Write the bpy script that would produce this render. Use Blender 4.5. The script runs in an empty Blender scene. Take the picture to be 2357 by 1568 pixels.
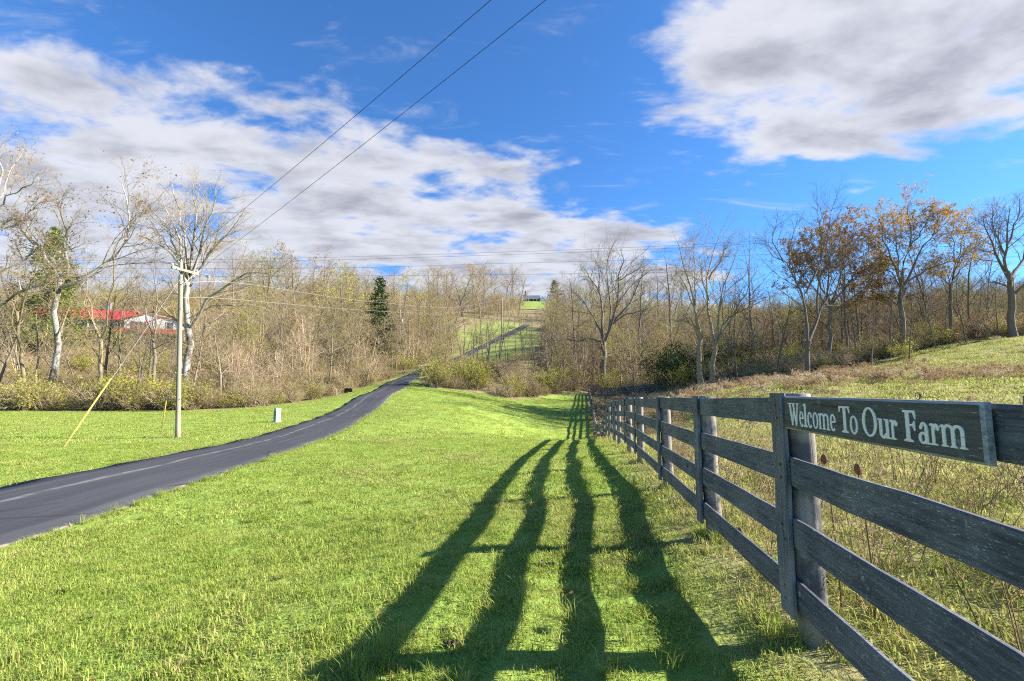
import bpy, math, random
import numpy as np
from mathutils import Vector, Matrix

S = bpy.context.scene
C = S.collection
# ------------------------------------------------------------------ camera
CAM_Z = 1.31
LENS = 16.5
FPX = LENS / 36.0 * 2357.0
PITCH = math.atan(114.0 / FPX)
cam_d = bpy.data.cameras.new("camera")
cam_d.lens = LENS; cam_d.sensor_width = 36.0
cam_d.clip_start = 0.05; cam_d.clip_end = 6000
cam = bpy.data.objects.new("camera", cam_d)
cam.location = (0, 0, CAM_Z)
cam.rotation_euler = (math.pi / 2 + PITCH, 0, 0)
C.objects.link(cam); S.camera = cam
# ------------------------------------------------------------------ sun and sky
SUN_EL, SUN_AZ = math.radians(29.0), math.radians(87.5)     # azimuth clockwise from the view direction (+Y)
sun_dir = Vector((math.sin(SUN_AZ) * math.cos(SUN_EL), math.cos(SUN_AZ) * math.cos(SUN_EL), math.sin(SUN_EL)))
sl = bpy.data.lights.new("sun", 'SUN'); sl.energy = 3.6; sl.angle = math.radians(0.55); sl.color = (1.0, 0.93, 0.80)
so = bpy.data.objects.new("sun", sl); C.objects.link(so); so.location = (30, 20, 60)
so.rotation_euler = sun_dir.to_track_quat('Z', 'Y').to_euler()
EXPOSURE = 2.1
S.view_settings.view_transform = 'Standard'; S.view_settings.look = 'None'
S.view_settings.exposure = EXPOSURE; S.view_settings.gamma = 1.0
S.view_settings.use_curve_mapping = False
S.render.engine = 'CYCLES'
S.cycles.use_denoising = False
S.cycles.pixel_filter_type = 'BLACKMAN_HARRIS'; S.cycles.filter_width = 1.15
S.cycles.max_bounces = 5; S.cycles.diffuse_bounces = 3; S.cycles.glossy_bounces = 2
S.cycles.transmission_bounces = 3; S.cycles.transparent_max_bounces = 4
S.cycles.caustics_reflective = False; S.cycles.caustics_refractive = False


class NT:
    """small helper around a node tree"""
    def __init__(self, tree):
        self.t = tree; tree.nodes.clear()
    def n(self, typ, **kw):
        nd = self.t.nodes.new(typ)
        for k, v in kw.items():
            setattr(nd, k, v)
        return nd
    def put(self, sock, v):
        if hasattr(v, 'is_output') or isinstance(v, bpy.types.NodeSocket):
            self.t.links.new(v, sock)
        else:
            sock.default_value = v
    def math(self, op, a, b=None, c=None, clamp=False):
        nd = self.n('ShaderNodeMath', operation=op, use_clamp=clamp)
        self.put(nd.inputs[0], a)
        if b is not None: self.put(nd.inputs[1], b)
        if c is not None: self.put(nd.inputs[2], c)
        return nd.outputs[0]
    def vmath(self, op, a, b):
        nd = self.n('ShaderNodeVectorMath', operation=op)
        self.put(nd.inputs[0], a); self.put(nd.inputs[1], b)
        return nd.outputs[0]
    def maprange(self, v, a, b, c=0.0, d=1.0, smooth=True):
        nd = self.n('ShaderNodeMapRange', interpolation_type='SMOOTHSTEP' if smooth else 'LINEAR')
        self.put(nd.inputs[0], v)
        for i, x in enumerate((a, b, c, d)): self.put(nd.inputs[i + 1], x)
        return nd.outputs[0]
    def mix(self, f, a, b, blend='MIX'):
        nd = self.n('ShaderNodeMix', data_type='RGBA', blend_type=blend)
        self.put(nd.inputs[0], f); self.put(nd.inputs[6], a); self.put(nd.inputs[7], b)
        return nd.outputs[2]
    def noise(self, vec, scale, detail=3.0, rough=0.55, dist=0.0, lac=2.0):
        nd = self.n('ShaderNodeTexNoise')
        if vec is not None: self.put(nd.inputs['Vector'], vec)
        nd.inputs['Scale'].default_value = scale; nd.inputs['Detail'].default_value = detail
        nd.inputs['Roughness'].default_value = rough; nd.inputs['Distortion'].default_value = dist
        nd.inputs['Lacunarity'].default_value = lac
        return nd.outputs[0]
    def ramp(self, f, stops):
        nd = self.n('ShaderNodeValToRGB')
        cr = nd.color_ramp
        while len(cr.elements) < len(stops): cr.elements.new(0.5)
        for e, (p, c) in zip(cr.elements, stops):
            e.position = p; e.color = (c[0], c[1], c[2], 1)
        self.put(nd.inputs[0], f)
        return nd.outputs[0]
    def mapping(self, vec, scale=(1, 1, 1), rot=(0, 0, 0), loc=(0, 0, 0)):
        nd = self.n('ShaderNodeMapping')
        self.put(nd.inputs[0], vec)
        nd.inputs['Location'].default_value = loc; nd.inputs['Rotation'].default_value = rot
        nd.inputs['Scale'].default_value = scale
        return nd.outputs[0]


w = bpy.data.worlds.new("World"); S.world = w; w.use_nodes = True
T = NT(w.node_tree)
sky = T.n('ShaderNodeTexSky', sky_type='NISHITA')
sky.sun_disc = False; sky.sun_elevation = SUN_EL; sky.sun_rotation = SUN_AZ
sky.altitude = 300; sky.air_density = 1.0; sky.dust_density = 0.15; sky.ozone_density = 5.5
tc = T.n('ShaderNodeTexCoord')
sep = T.n('ShaderNodeSeparateXYZ'); T.put(sep.inputs[0], tc.outputs['Generated'])
den = T.math('ADD', T.math('MAXIMUM', sep.outputs[2], 0.0), 0.12)
u = T.math('DIVIDE', sep.outputs[0], den); v = T.math('DIVIDE', sep.outputs[1], den)
comb = T.n('ShaderNodeCombineXYZ'); T.put(comb.inputs[0], u); T.put(comb.inputs[1], v)
P = comb.outputs[0]
SKY_GAIN = (0.29, 0.46, 0.59, 1)
CLOUD_HI, CLOUD_LO = 2.0, 1.02
# cloud street: everything beyond the edge line v = 1.78 + 0.62 u, and one big bank overhead to the right
edge = T.math('SUBTRACT', T.math('SUBTRACT', v, T.math('MULTIPLY', u, 0.64)), 1.46)
b1 = T.maprange(edge, -0.42, 0.62, -0.60, 0.34)
far_right = T.maprange(u, 0.75, 1.6, 0.0, -0.40)
b1 = T.math('ADD', b1, far_right)
dx = T.math('DIVIDE', T.math('SUBTRACT', u, 0.95), 0.64); dy = T.math('DIVIDE', T.math('SUBTRACT', v, 0.98), 0.62)
rr = T.math('SQRT', T.math('ADD', T.math('MULTIPLY', dx, dx), T.math('MULTIPLY', dy, dy)))
b2 = T.maprange(rr, 0.45, 1.36, 0.50, -0.62)
bias = T.math('MAXIMUM', b1, b2)
def puff(u0, v0, r, peak):
    du = T.math('SUBTRACT', u, u0); dv = T.math('SUBTRACT', v, v0)
    d_ = T.math('SQRT', T.math('ADD', T.math('MULTIPLY', du, du), T.math('MULTIPLY', dv, dv)))
    return T.maprange(d_, 0.0, r, peak, -0.7)
for a_ in ((0.21, 1.12, 0.34, -0.10), (0.03, 1.24, 0.30, -0.14), (0.90, 1.68, 0.22, 0.0), (1.30, 1.62, 0.20, -0.04)):
    bias = T.math('MAXIMUM', bias, puff(*a_))
Pm = T.mapping(P, scale=(1.0, 1.55, 1.0), rot=(0, 0, math.radians(-36)))
n1 = T.noise(Pm, 2.3, 9.0, 0.56, 0.25)
n2 = T.noise(P, 6.5, 6.0, 0.6, 0.1)
nn = T.math('ADD', T.math('MULTIPLY', T.math('SUBTRACT', n1, 0.5), 2.3), T.math('MULTIPLY', T.math('SUBTRACT', n2, 0.5), 0.65))
cov = T.math('ADD', bias, nn)
alpha = T.maprange(cov, -0.13, 0.30)
low = T.maprange(sep.outputs[2], 0.0, 0.02, 0.6, 1.0)
n3 = T.noise(T.mapping(Pm, loc=(0.12, -0.08, 0)), 2.9, 6.0, 0.55, 0.2)
thick = T.maprange(T.math('ADD', T.math('MULTIPLY', cov, 0.55), T.math('MULTIPLY', T.math('SUBTRACT', n3, 0.5), 1.9)), -0.05, 0.80)
ccol = T.mix(thick, (CLOUD_HI * 0.95, CLOUD_HI * 0.97, CLOUD_HI * 1.06, 1), (CLOUD_LO * 0.92, CLOUD_LO * 0.95, CLOUD_LO * 1.12, 1))
skyc = T.mix(1.0, sky.outputs[0], SKY_GAIN, 'MULTIPLY')
# wispy veil
veil = T.math('MULTIPLY', T.maprange(T.noise(T.mapping(P, scale=(0.8, 2.4, 1), rot=(0, 0, 0.6)), 3.2, 7, 0.62, 0.6), 0.56, 0.80), 0.45)
alpha = T.math('MAXIMUM', alpha, veil)
fin = T.mix(T.math('MULTIPLY', alpha, T.math('MULTIPLY', low, 0.96)), skyc, ccol)
bg = T.n('ShaderNodeBackground'); T.put(bg.inputs[0], fin); bg.inputs[1].default_value = 0.10
w.cycles.sampling_method = 'MANUAL'; w.cycles.sample_map_resolution = 512
wo = T.n('ShaderNodeOutputWorld'); T.put(wo.inputs[0], bg.outputs[0])

# ------------------------------------------------------------------ helpers
def ray(px, py):
    """world direction through a point of the photograph (2357 px wide), y component = 1"""
    a, b = (px - 1178.5) / FPX, (784.0 - py) / FPX
    d = Vector((a, math.cos(PITCH) - b * math.sin(PITCH), math.sin(PITCH) + b * math.cos(PITCH)))
    return d / d.y
def at(px, py, Y):
    d = ray(px, py)
    return Vector((d.x * Y, Y, CAM_Z + d.z * Y))

def mesh_np(name, V, faces, mats=(), smooth=False, uv=None):
    """V (N,3); faces: list of (M,k) int arrays, optionally (array, material index)"""
    me = bpy.data.meshes.new(name)
    V = np.asarray(V, dtype=np.float32)
    fs, mi = [], []
    for f in faces:
        m = 0
        if isinstance(f, tuple): f, m = f
        f = np.asarray(f, dtype=np.int32)
        if len(f) == 0: continue
        fs.append(f); mi.append(np.full(len(f), m, dtype=np.int32))
    me.vertices.add(len(V)); me.vertices.foreach_set('co', V.ravel())
    if fs:
        loops = np.concatenate([f.ravel() for f in fs])
        tot = np.concatenate([np.full(len(f), f.shape[1], dtype=np.int32) for f in fs])
        start = np.concatenate([[0], np.cumsum(tot)[:-1]]).astype(np.int32)
        me.loops.add(len(loops)); me.loops.foreach_set('vertex_index', loops)
        me.polygons.add(len(tot)); me.polygons.foreach_set('loop_start', start)
        me.polygons.foreach_set('material_index', np.concatenate(mi))
        if smooth: me.polygons.foreach_set('use_smooth', np.ones(len(tot), dtype=bool))
        if uv is not None:
            l = me.uv_layers.new(name='UVMap')
            l.data.foreach_set('uv', np.asarray(uv, dtype=np.float32)[loops].ravel())
    for m in mats: me.materials.append(m)
    me.update(calc_edges=True)
    return me

class MB:
    """collects boxes, prisms and tubes into one mesh"""
    def __init__(self): self.v, self.f = [], []
    def box(self, c, s, R=None, mat=0, taper=1.0):
        R = R or Matrix.Identity(3); b = len(self.v)
        for z in (-.5, .5):
            k = taper if z > 0 else 1.0
            for x, y in ((-.5, -.5), (.5, -.5), (.5, .5), (-.5, .5)):
                self.v.append(tuple(Vector(c) + R @ Vector((x * s[0] * k, y * s[1] * k, z * s[2]))))
        for q in ((0, 3, 2, 1), (4, 5, 6, 7), (0, 1, 5, 4), (1, 2, 6, 5), (2, 3, 7, 6), (3, 0, 4, 7)):
            self.f.append((tuple(b + i for i in q), mat))
        return self
    def poly(self, pts, quads, mat=0):
        b = len(self.v); self.v += [tuple(p) for p in pts]
        for q in quads: self.f.append((tuple(b + i for i in q), mat))
        return self
    def tube(self, pts, rad, k=8, mat=0, cap=True):
        pts = [Vector(p) for p in pts]
        rad = [float(r) for r in rad] if hasattr(rad, '__len__') else [float(rad)] * len(pts)
        b = len(self.v); n = len(pts)
        for i, p in enumerate(pts):
            t = (pts[min(i + 1, n - 1)] - pts[max(i - 1, 0)]).normalized()
            r = Vector((0, 0, 1)) if abs(t.z) < 0.9 else Vector((1, 0, 0))
            a = t.cross(r).normalized(); c = t.cross(a)
            for j in range(k):
                an = 2 * math.pi * j / k
                self.v.append(tuple(p + rad[i] * (math.cos(an) * a + math.sin(an) * c)))
        for i in range(n - 1):
            for j in range(k):
                j2 = (j + 1) % k
                self.f.append(((b + i * k + j, b + i * k + j2, b + (i + 1) * k + j2, b + (i + 1) * k + j), mat))
        if cap:
            self.f.append((tuple(b + j for j in range(k))[::-1], mat))
            self.f.append((tuple(b + (n - 1) * k + j for j in range(k)), mat))
        return self
    def mesh(self, name, mats, smooth=False):
        me = bpy.data.meshes.new(name)
        me.from_pydata(self.v, [], [f for f, _ in self.f])
        me.polygons.foreach_set('material_index', [m for _, m in self.f])
        if smooth: me.polygons.foreach_set('use_smooth', [True] * len(self.f))
        for m in mats: me.materials.append(m)
        me.update()
        return me

def link(name, me, parent=None, loc=None, rot=None):
    o = bpy.data.objects.new(name, me); C.objects.link(o)
    if parent is not None: o.parent = parent
    if loc is not None: o.location = loc
    if rot is not None: o.rotation_euler = rot
    return o
def tag(o, label=None, cat=None, group=None, kind=None):
    if label: o['label'] = label
    if cat: o['category'] = cat
    if group: o['group'] = group
    if kind: o['kind'] = kind
    return o
def empty(name, loc, label, cat, group=None, rz=0.0):
    o = link(name, None, loc=loc, rot=(0, 0, rz)); o.empty_display_size = 0.2
    return tag(o, label, cat, group)

def new_mat(name):
    m = bpy.data.materials.new(name); m.use_nodes = True
    return m, NT(m.node_tree)
def finish(t, shader):
    o = t.n('ShaderNodeOutputMaterial'); t.put(o.inputs[0], shader)
def principled(t, col, rough=0.8, spec=0.3, bump=None, bstr=0.3, bdist=0.02, metal=0.0):
    p = t.n('ShaderNodeBsdfPrincipled')
    t.put(p.inputs['Base Color'], col); t.put(p.inputs['Roughness'], rough)
    p.inputs['Specular IOR Level'].default_value = spec; p.inputs['Metallic'].default_value = metal
    if bump is not None:
        b = t.n('ShaderNodeBump'); b.inputs['Strength'].default_value = bstr; b.inputs['Distance'].default_value = bdist
        t.put(b.inputs['Height'], bump); t.put(p.inputs['Normal'], b.outputs[0])
    return p.outputs[0]
def rgba(c): return (c[0], c[1], c[2], 1.0)
def simple_mat(name, c, rough=0.7, var=0.25, scale=6.0, metal=0.0, spec=0.3):
    m, t = new_mat(name)
    tcn = t.n('ShaderNodeTexCoord')
    n = t.noise(tcn.outputs['Object'], scale, 5, 0.6)
    k = t.maprange(n, 0.3, 0.7, 1 - var, 1 + var, False)
    cm = t.n('ShaderNodeVectorMath', operation='SCALE'); cm.inputs[0].default_value = c[:3]; t.put(cm.inputs[3], k)
    finish(t, principled(t, cm.outputs[0], rough, spec, n, 0.15, 0.01, metal))
    return m
# ------------------------------------------------------------------ terrain
FA, FB = 1.03, 0.1477                       # fence line in plan: X = FA + FB * Y
def fx(Y): return FA + FB * Y
_ctl = []
def cp(px, py, Y):
    p = at(px, py, Y); _ctl.append((p.x, p.y, p.z - CAM_Z))
def cw(x, y, h): _ctl.append((x, y, h))
for Y, h in ((-14, -1.22), (-6, -1.24), (0, -1.25), (2.5, -1.25), (4.3, -1.285), (6.4, -1.30), (9.5, -1.45), (11.6, -1.53), (14.8, -1.73), (16.6, -1.82),
             (20, -2.06), (24, -2.70), (28.5, -3.30), (35, -3.80), (41, -3.75), (50, -3.05), (62, -1.75), (75, -0.55), (86, 0.5)):
    cw(fx(Y), Y, h)
for Y, h in ((20, -2.04), (24, -2.62), (29, -3.25), (36, -3.70), (42, -3.60), (50, -2.95), (62, -1.70), (72, -0.75)):
    cw(fx(Y) - 3.6, Y, h)
for Y, h in ((0.5, -1.31), (2.2, -1.33), (3.4, -1.385), (4.8, -1.40), (6.6, -1.41), (9.5, -1.52)):
    cw(fx(Y) - 0.8, Y, h)
for a in ((1000, 1100, 9.5), (900, 1000, 22), (1100, 1000, 21), (1100, 960, 33), (1100, 930, 46), (1100, 905, 62), (1000, 893, 60), (1230, 960, 47), (1200, 928, 60),
          (700, 1300, 4.6), (300, 1400, 3.6), (500, 1150, 8.3), (1178, 1400, 2.92), (1178, 1200, 5.0),
          # hillside with the drive
          (1250, 865, 82), (1250, 800, 112), (1230, 708, 250), (1230, 695, 290), (1350, 800, 115), (1350, 720, 240),
          (1100, 850, 88), (1350, 862, 92),
          # wooded hill to the left
          (700, 770, 130), (900, 725, 160), (500, 785, 100), (330, 778, 88), (100, 785, 90), (-250, 800, 90), (1000, 712, 220), (700, 700, 190), (300, 725, 165), (-200, 735, 165),
          (450, 890, 62), (200, 890, 62), (0, 890, 62), (700, 870, 78), (-300, 895, 62),
          # lawn across the drive
          (0, 1040, 15.5), (0, 985, 27), (0, 946, 39.5), (-300, 950, 38), (409, 1008, 22), (400, 946, 42), (550, 941, 44), (640, 972, 30), (640, 933, 46), (740, 919, 53),
          (860, 886, 64), (930, 864, 76), (200, 930, 48), (-300, 1030, 18),
          # pasture and the hill to the right
          (1700, 1010, 12), (2000, 1150, 5), (2300, 1265, 3.3), (2350, 955, 15), (2000, 932, 22), (2357, 865, 30), (2357, 778, 48), (2357, 745, 70), (2000, 868, 38), (2000, 838, 50),
          (1850, 871, 46), (1640, 886, 55), (1640, 917, 30), (1500, 904, 68), (1500, 955, 34), (1450, 940, 48), (2000, 805, 90), (1640, 842, 100), (1450, 832, 110), (1800, 765, 170),
          (2300, 725, 150), (2700, 870, 22), (2800, 790, 40), (2600, 1000, 8)):
    cp(*a)
ROAD = [(-6.2, -40, -1.9), (-6.6, -14, -1.85), (-6.9, -3, -1.82), (-7.4, 3, -1.81), (-8.0, 8, -1.86), (-8.7, 13, -1.98), (-9.4, 18.5, -2.06), (-10.4, 25, -2.03), (-11.6, 32, -1.90), (-13.0, 40, -1.55), (-14.2, 50, -0.38),
        (-15.0, 63, 1.22), (-15.0, 76, 2.75), (-14.4, 88, 4.3), (-13.3, 100, 5.9), (-11.6, 112, 7.9), (-6.2, 135, 13.4), (2.6, 165, 21.4), (9.5, 190, 28.6), (14, 225, 38.5), (16, 270, 51.0)]
for x, y, h in ROAD: cw(x, y, h)
for x, y, h in ((15, 330, 56), (15, 420, 50), (-90, 330, 40), (110, 330, 35), (-250, 200, 22), (-250, 60, 4), (-150, -40, -2), (0, -60, -1.2), (120, -40, 6), (220, 60, 22), (220, 200, 34), (-60, 20, -2.3), (60, 0, 3.0), (-25, -15, -1.9), (-200, 420, 30), (220, 420, 30)):
    cw(x, y, h)
_ctl = np.array(_ctl)
def _phi(r2): return 0.5 * r2 * np.log(r2 + 1e-9)
_x = _ctl[:, :2] / 50.0
_K = _phi(((_x[:, None] - _x[None]) ** 2).sum(-1)) + np.eye(len(_x)) * 4e-6
_Q = np.hstack([np.ones((len(_x), 1)), _x])
_A = np.block([[_K, _Q], [_Q.T, np.zeros((3, 3))]])
_sol = np.linalg.solve(_A, np.concatenate([_ctl[:, 2], np.zeros(3)]))
def tps(x, y):
    p = np.stack([x, y], -1) / 50.0
    out = np.empty(len(p))
    for s in range(0, len(p), 20000):
        q = p[s:s + 20000]
        d = _phi(((q[:, None] - _x[None]) ** 2).sum(-1))
        out[s:s + 20000] = d @ _sol[:-3] + np.hstack([np.ones((len(q), 1)), q]) @ _sol[-3:]
    return out
def sm(a, b, x):
    t = np.clip((x - a) / (b - a), 0, 1); return t * t * (3 - 2 * t)
def axis(lo, hi, c, fine, grow, top):
    out = [c]; s = fine; x = c
    while x < hi:
        s = min(s * grow, top) if x - c > 12 else fine
        x += s; out.append(x)
    s = fine; x = c; left = []
    while x > lo:
        s = min(s * grow, top) if c - x > 12 else fine
        x -= s; left.append(x)
    return np.array(left[::-1] + out)
GX = axis(-240, 240, -2.0, 0.33, 1.035, 5.0)
GY = axis(-40, 430, 8.0, 0.33, 1.03, 4.0)
GX = np.concatenate([[-3000, -1500, -700, -400], GX, [400, 700, 1500, 3000]])
GY = np.concatenate([[-3000, -1200, -400, -120], GY, [600, 1000, 1800, 3500]])
_gx, _gy = np.meshgrid(GX, GY)
_fx, _fy = _gx.ravel(), _gy.ravel()
_cx, _cy = np.clip(_fx, -240, 240), np.clip(_fy, -40, 430)
H = tps(_cx, _cy)
_far = np.maximum(np.abs(_fx) - 240, np.maximum(_fy - 430, -40 - _fy))
H = H * (1 - sm(0, 500, _far)) + 12.0 * sm(0, 500, _far)
# gentle lumps so that no slope is ruled
_l = 0.016 * np.sin(_fx * 1.1 + 0.6 * _fy) * np.sin(_fy * 0.9 - 0.4 * _fx) + 0.012 * np.sin(_fx * 2.7 + 1.3) * np.sin(_fy * 2.3 + 0.4)
H = H + _l * sm(4, 12, np.hypot(_fx, _fy))
H = H + CAM_Z
# road centre line
_ry = np.array([p[1] for p in ROAD]); _rx = np.array([p[0] for p in ROAD])
def catmull(y):
    i = np.clip(np.searchsorted(_ry, y) - 1, 1, len(_ry) - 3)
    t = (y - _ry[i]) / (_ry[i + 1] - _ry[i])
    def m(k): return (_rx[k + 1] - _rx[k - 1]) / (_ry[k + 1] - _ry[k - 1])
    dxy = _ry[i + 1] - _ry[i]
    return ((2 * t**3 - 3 * t**2 + 1) * _rx[i] + (t**3 - 2 * t**2 + t) * m(i) * dxy + (-2 * t**3 + 3 * t**2) * _rx[i + 1] + (t**3 - t**2) * m(i + 1) * dxy)
RY = np.arange(-13.5, 176, 0.5)
RX = catmull(RY)
_tx, _ty = np.gradient(RX), np.gradient(RY)
_tn = np.hypot(_tx, _ty); _tx /= _tn; _ty /= _tn
HALF = 1.78
def road_dist(x, y):
    """signed distance across the drive (positive to the right)"""
    yy = np.clip(y, RY[0], RY[-1])
    xc = np.interp(yy, RY, RX); tx = np.interp(yy, RY, _tx); ty = np.interp(yy, RY, _ty)
    d = (x - xc) * ty - (y - yy) * tx
    return np.where((y < RY[0] - 1) | (y > RY[-1] + 1), 99.0, d)
Hgrid = H.reshape(len(GY), len(GX)).copy()
_rd = np.abs(road_dist(_fx, _fy)).reshape(Hgrid.shape)
_cell = np.maximum(np.gradient(GX)[None, :], np.gradient(GY)[:, None])
def _bil(G, x, y):
    i = np.clip(np.searchsorted(GX, x) - 1, 0, len(GX) - 2); j = np.clip(np.searchsorted(GY, y) - 1, 0, len(GY) - 2)
    a = (x - GX[i]) / (GX[i + 1] - GX[i]); b = (y - GY[j]) / (GY[j + 1] - GY[j])
    return (G[j, i] * (1 - a) * (1 - b) + G[j, i + 1] * a * (1 - b) + G[j + 1, i] * (1 - a) * b + G[j + 1, i + 1] * a * b)
def height(x, y):
    r = _bil(Hgrid, np.atleast_1d(np.asarray(x, float)), np.atleast_1d(np.asarray(y, float)))
    return r if np.ndim(x) else float(r[0])
Hmesh = Hgrid - (0.07 + 0.05 * _cell) * (1 - sm(HALF - 0.65, HALF - 0.12, _rd)) 

def inside(poly, x, y):
    poly = np.asarray(poly); r = np.zeros(len(x), bool); j = len(poly) - 1
    for i in range(len(poly)):
        xi, yi = poly[i]; xj, yj = poly[j]
        c = ((yi > y) != (yj > y)) & (x < (xj - xi) * (y - yi) / (yj - yi + 1e-12) + xi)
        r ^= c; j = i
    return r
def edge_dist(poly, x, y):
    poly = np.asarray(poly); best = np.full(len(x), 1e9)
    for i in range(len(poly)):
        a, b = poly[i - 1], poly[i]; ab = b - a
        t = np.clip(((x - a[0]) * ab[0] + (y - a[1]) * ab[1]) / (ab @ ab + 1e-9), 0, 1)
        best = np.minimum(best, np.hypot(x - a[0] - t * ab[0], y - a[1] - t * ab[1]))
    return best
def sdist(poly, x, y):
    d = edge_dist(poly, x, y); return np.where(inside(poly, x, y), d, -d)
def xy(l): return [tuple(at(*a)[:2]) for a in l]
EDGE_L = xy([(-700, 950, 37), (-300, 950, 38), (0, 946, 39.5), (400, 946, 42), (550, 941, 44), (640, 933, 46.5), (740, 919, 53), (800, 903, 58), (860, 886, 64), (930, 864, 76), (985, 846, 90), (1020, 836, 100)])
EDGE_C = xy([(1045, 836, 100), (1008, 852, 84), (966, 878, 66), (965, 886, 60), (1000, 893, 60), (1100, 906, 62), (1180, 923, 62), (1240, 915, 66), (1290, 906, 72), (1353, 905, 75)])
LAWN = [(-120, 37)] + EDGE_L + EDGE_C + [(fx(75), 75), (fx(-60), -60), (-120, -60)]
PAST = [(fx(-60) , -60), (fx(75), 75)] + xy([(1560, 897, 67), (1640, 884, 57), (1760, 874, 49), (1850, 868, 48), (2000, 838, 50), (2150, 808, 52), (2357, 778, 50)]) + [(75, 48), (140, 40), (140, -60)]
HILL = xy([(1030, 832, 101), (1050, 812, 118), (1058, 780, 148), (1110, 752, 172), (1160, 742, 182), (1215, 752, 176), (1250, 775, 158), (1262, 800, 125), (1235, 830, 104), (1100, 846, 96), (1050, 838, 99)])
CLEAR = xy([(1196, 722, 236), (1204, 704, 262), (1206, 692, 290)]) + [(2, 330), (48, 330)] + xy([(1278, 696, 290), (1272, 722, 236)])
def wobble(x, y): return 0.5 * np.sin(x * 0.9 + 1.3 * np.sin(y * 0.37)) * np.cos(y * 0.7 + x * 0.23) + 0.3 * np.sin(x * 2.3 + y * 1.7)
def zones(x, y):
    wv = wobble(x, y)
    l = np.maximum(sm(-0.5, 0.5, sdist(LAWN, x, y) + wv * sm(20, 40, y)), np.maximum(0.72 * sm(-3, 4, sdist(HILL, x, y) + 4 * wv), 0.85 * sm(-2, 2, sdist(CLEAR, x, y) + wv)))
    p = sm(-0.35, 0.35, sdist(PAST, x, y) + wv * 0.35 * sm(-1, 30, y)) 
    l = l * (1 - p)
    return l, p
_zl, _zp = zones(_fx, _fy)

def mat_ground():
    m, t = new_mat("ground")
    g = t.n('ShaderNodeNewGeometry'); pos = g.outputs['Position']
    at_ = t.n('ShaderNodeAttribute', attribute_name='zone'); sp = t.n('ShaderNodeSeparateColor'); t.put(sp.inputs[0], at_.outputs['Color'])
    n_f = t.noise(pos, 9.0, 6, 0.65); n_m = t.noise(pos, 1.1, 5, 0.6); n_b = t.noise(pos, 0.13, 4, 0.55)
    lawn = t.mix(n_f, (0.14, 0.23, 0.035, 1), (0.32, 0.42, 0.085, 1))
    lawn = t.mix(t.maprange(n_m, 0.45, 0.75, 0, 0.55), lawn, (0.37, 0.40, 0.12, 1))
    lawn = t.mix(t.maprange(n_b, 0.40, 0.7, 0, 0.45), lawn, (0.23, 0.30, 0.05, 1))
    past = t.mix(n_f, (0.17, 0.19, 0.045, 1), (0.44, 0.41, 0.15, 1))
    past = t.mix(t.maprange(n_m, 0.42, 0.68, 0, 0.7), past, (0.42, 0.34, 0.20, 1))
    past = t.mix(t.maprange(n_b, 0.42, 0.62, 0, 0.5), past, (0.30, 0.34, 0.07, 1))
    wood = t.mix(n_f, (0.13, 0.10, 0.06, 1), (0.38, 0.29, 0.18, 1))
    wood = t.mix(t.maprange(n_m, 0.46, 0.62, 0, 0.55), wood, (0.22, 0.25, 0.07, 1))
    col = t.mix(sp.outputs[0], wood, lawn); col = t.mix(sp.outputs[1], col, past)
    b = t.math('ADD', n_f, t.math('MULTIPLY', n_m, 0.8))
    finish(t, principled(t, col, 0.95, 0.1, b, 0.9, 0.10))
    return m
idx = np.arange(len(GX) * len(GY)).reshape(len(GY), len(GX))
quads = np.stack([idx[:-1, :-1], idx[:-1, 1:], idx[1:, 1:], idx[1:, :-1]], -1).reshape(-1, 4)
gme = mesh_np("ground", np.stack([_fx, _fy, Hmesh.ravel()], -1), [quads], [mat_ground()], smooth=True)
ca = gme.color_attributes.new('zone', 'FLOAT_COLOR', 'POINT')
ca.data.foreach_set('color', np.stack([_zl, _zp, np.zeros_like(_zl), np.ones_like(_zl)], -1).astype(np.float32).ravel())
ground = tag(link("ground", gme), kind='structure')

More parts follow.
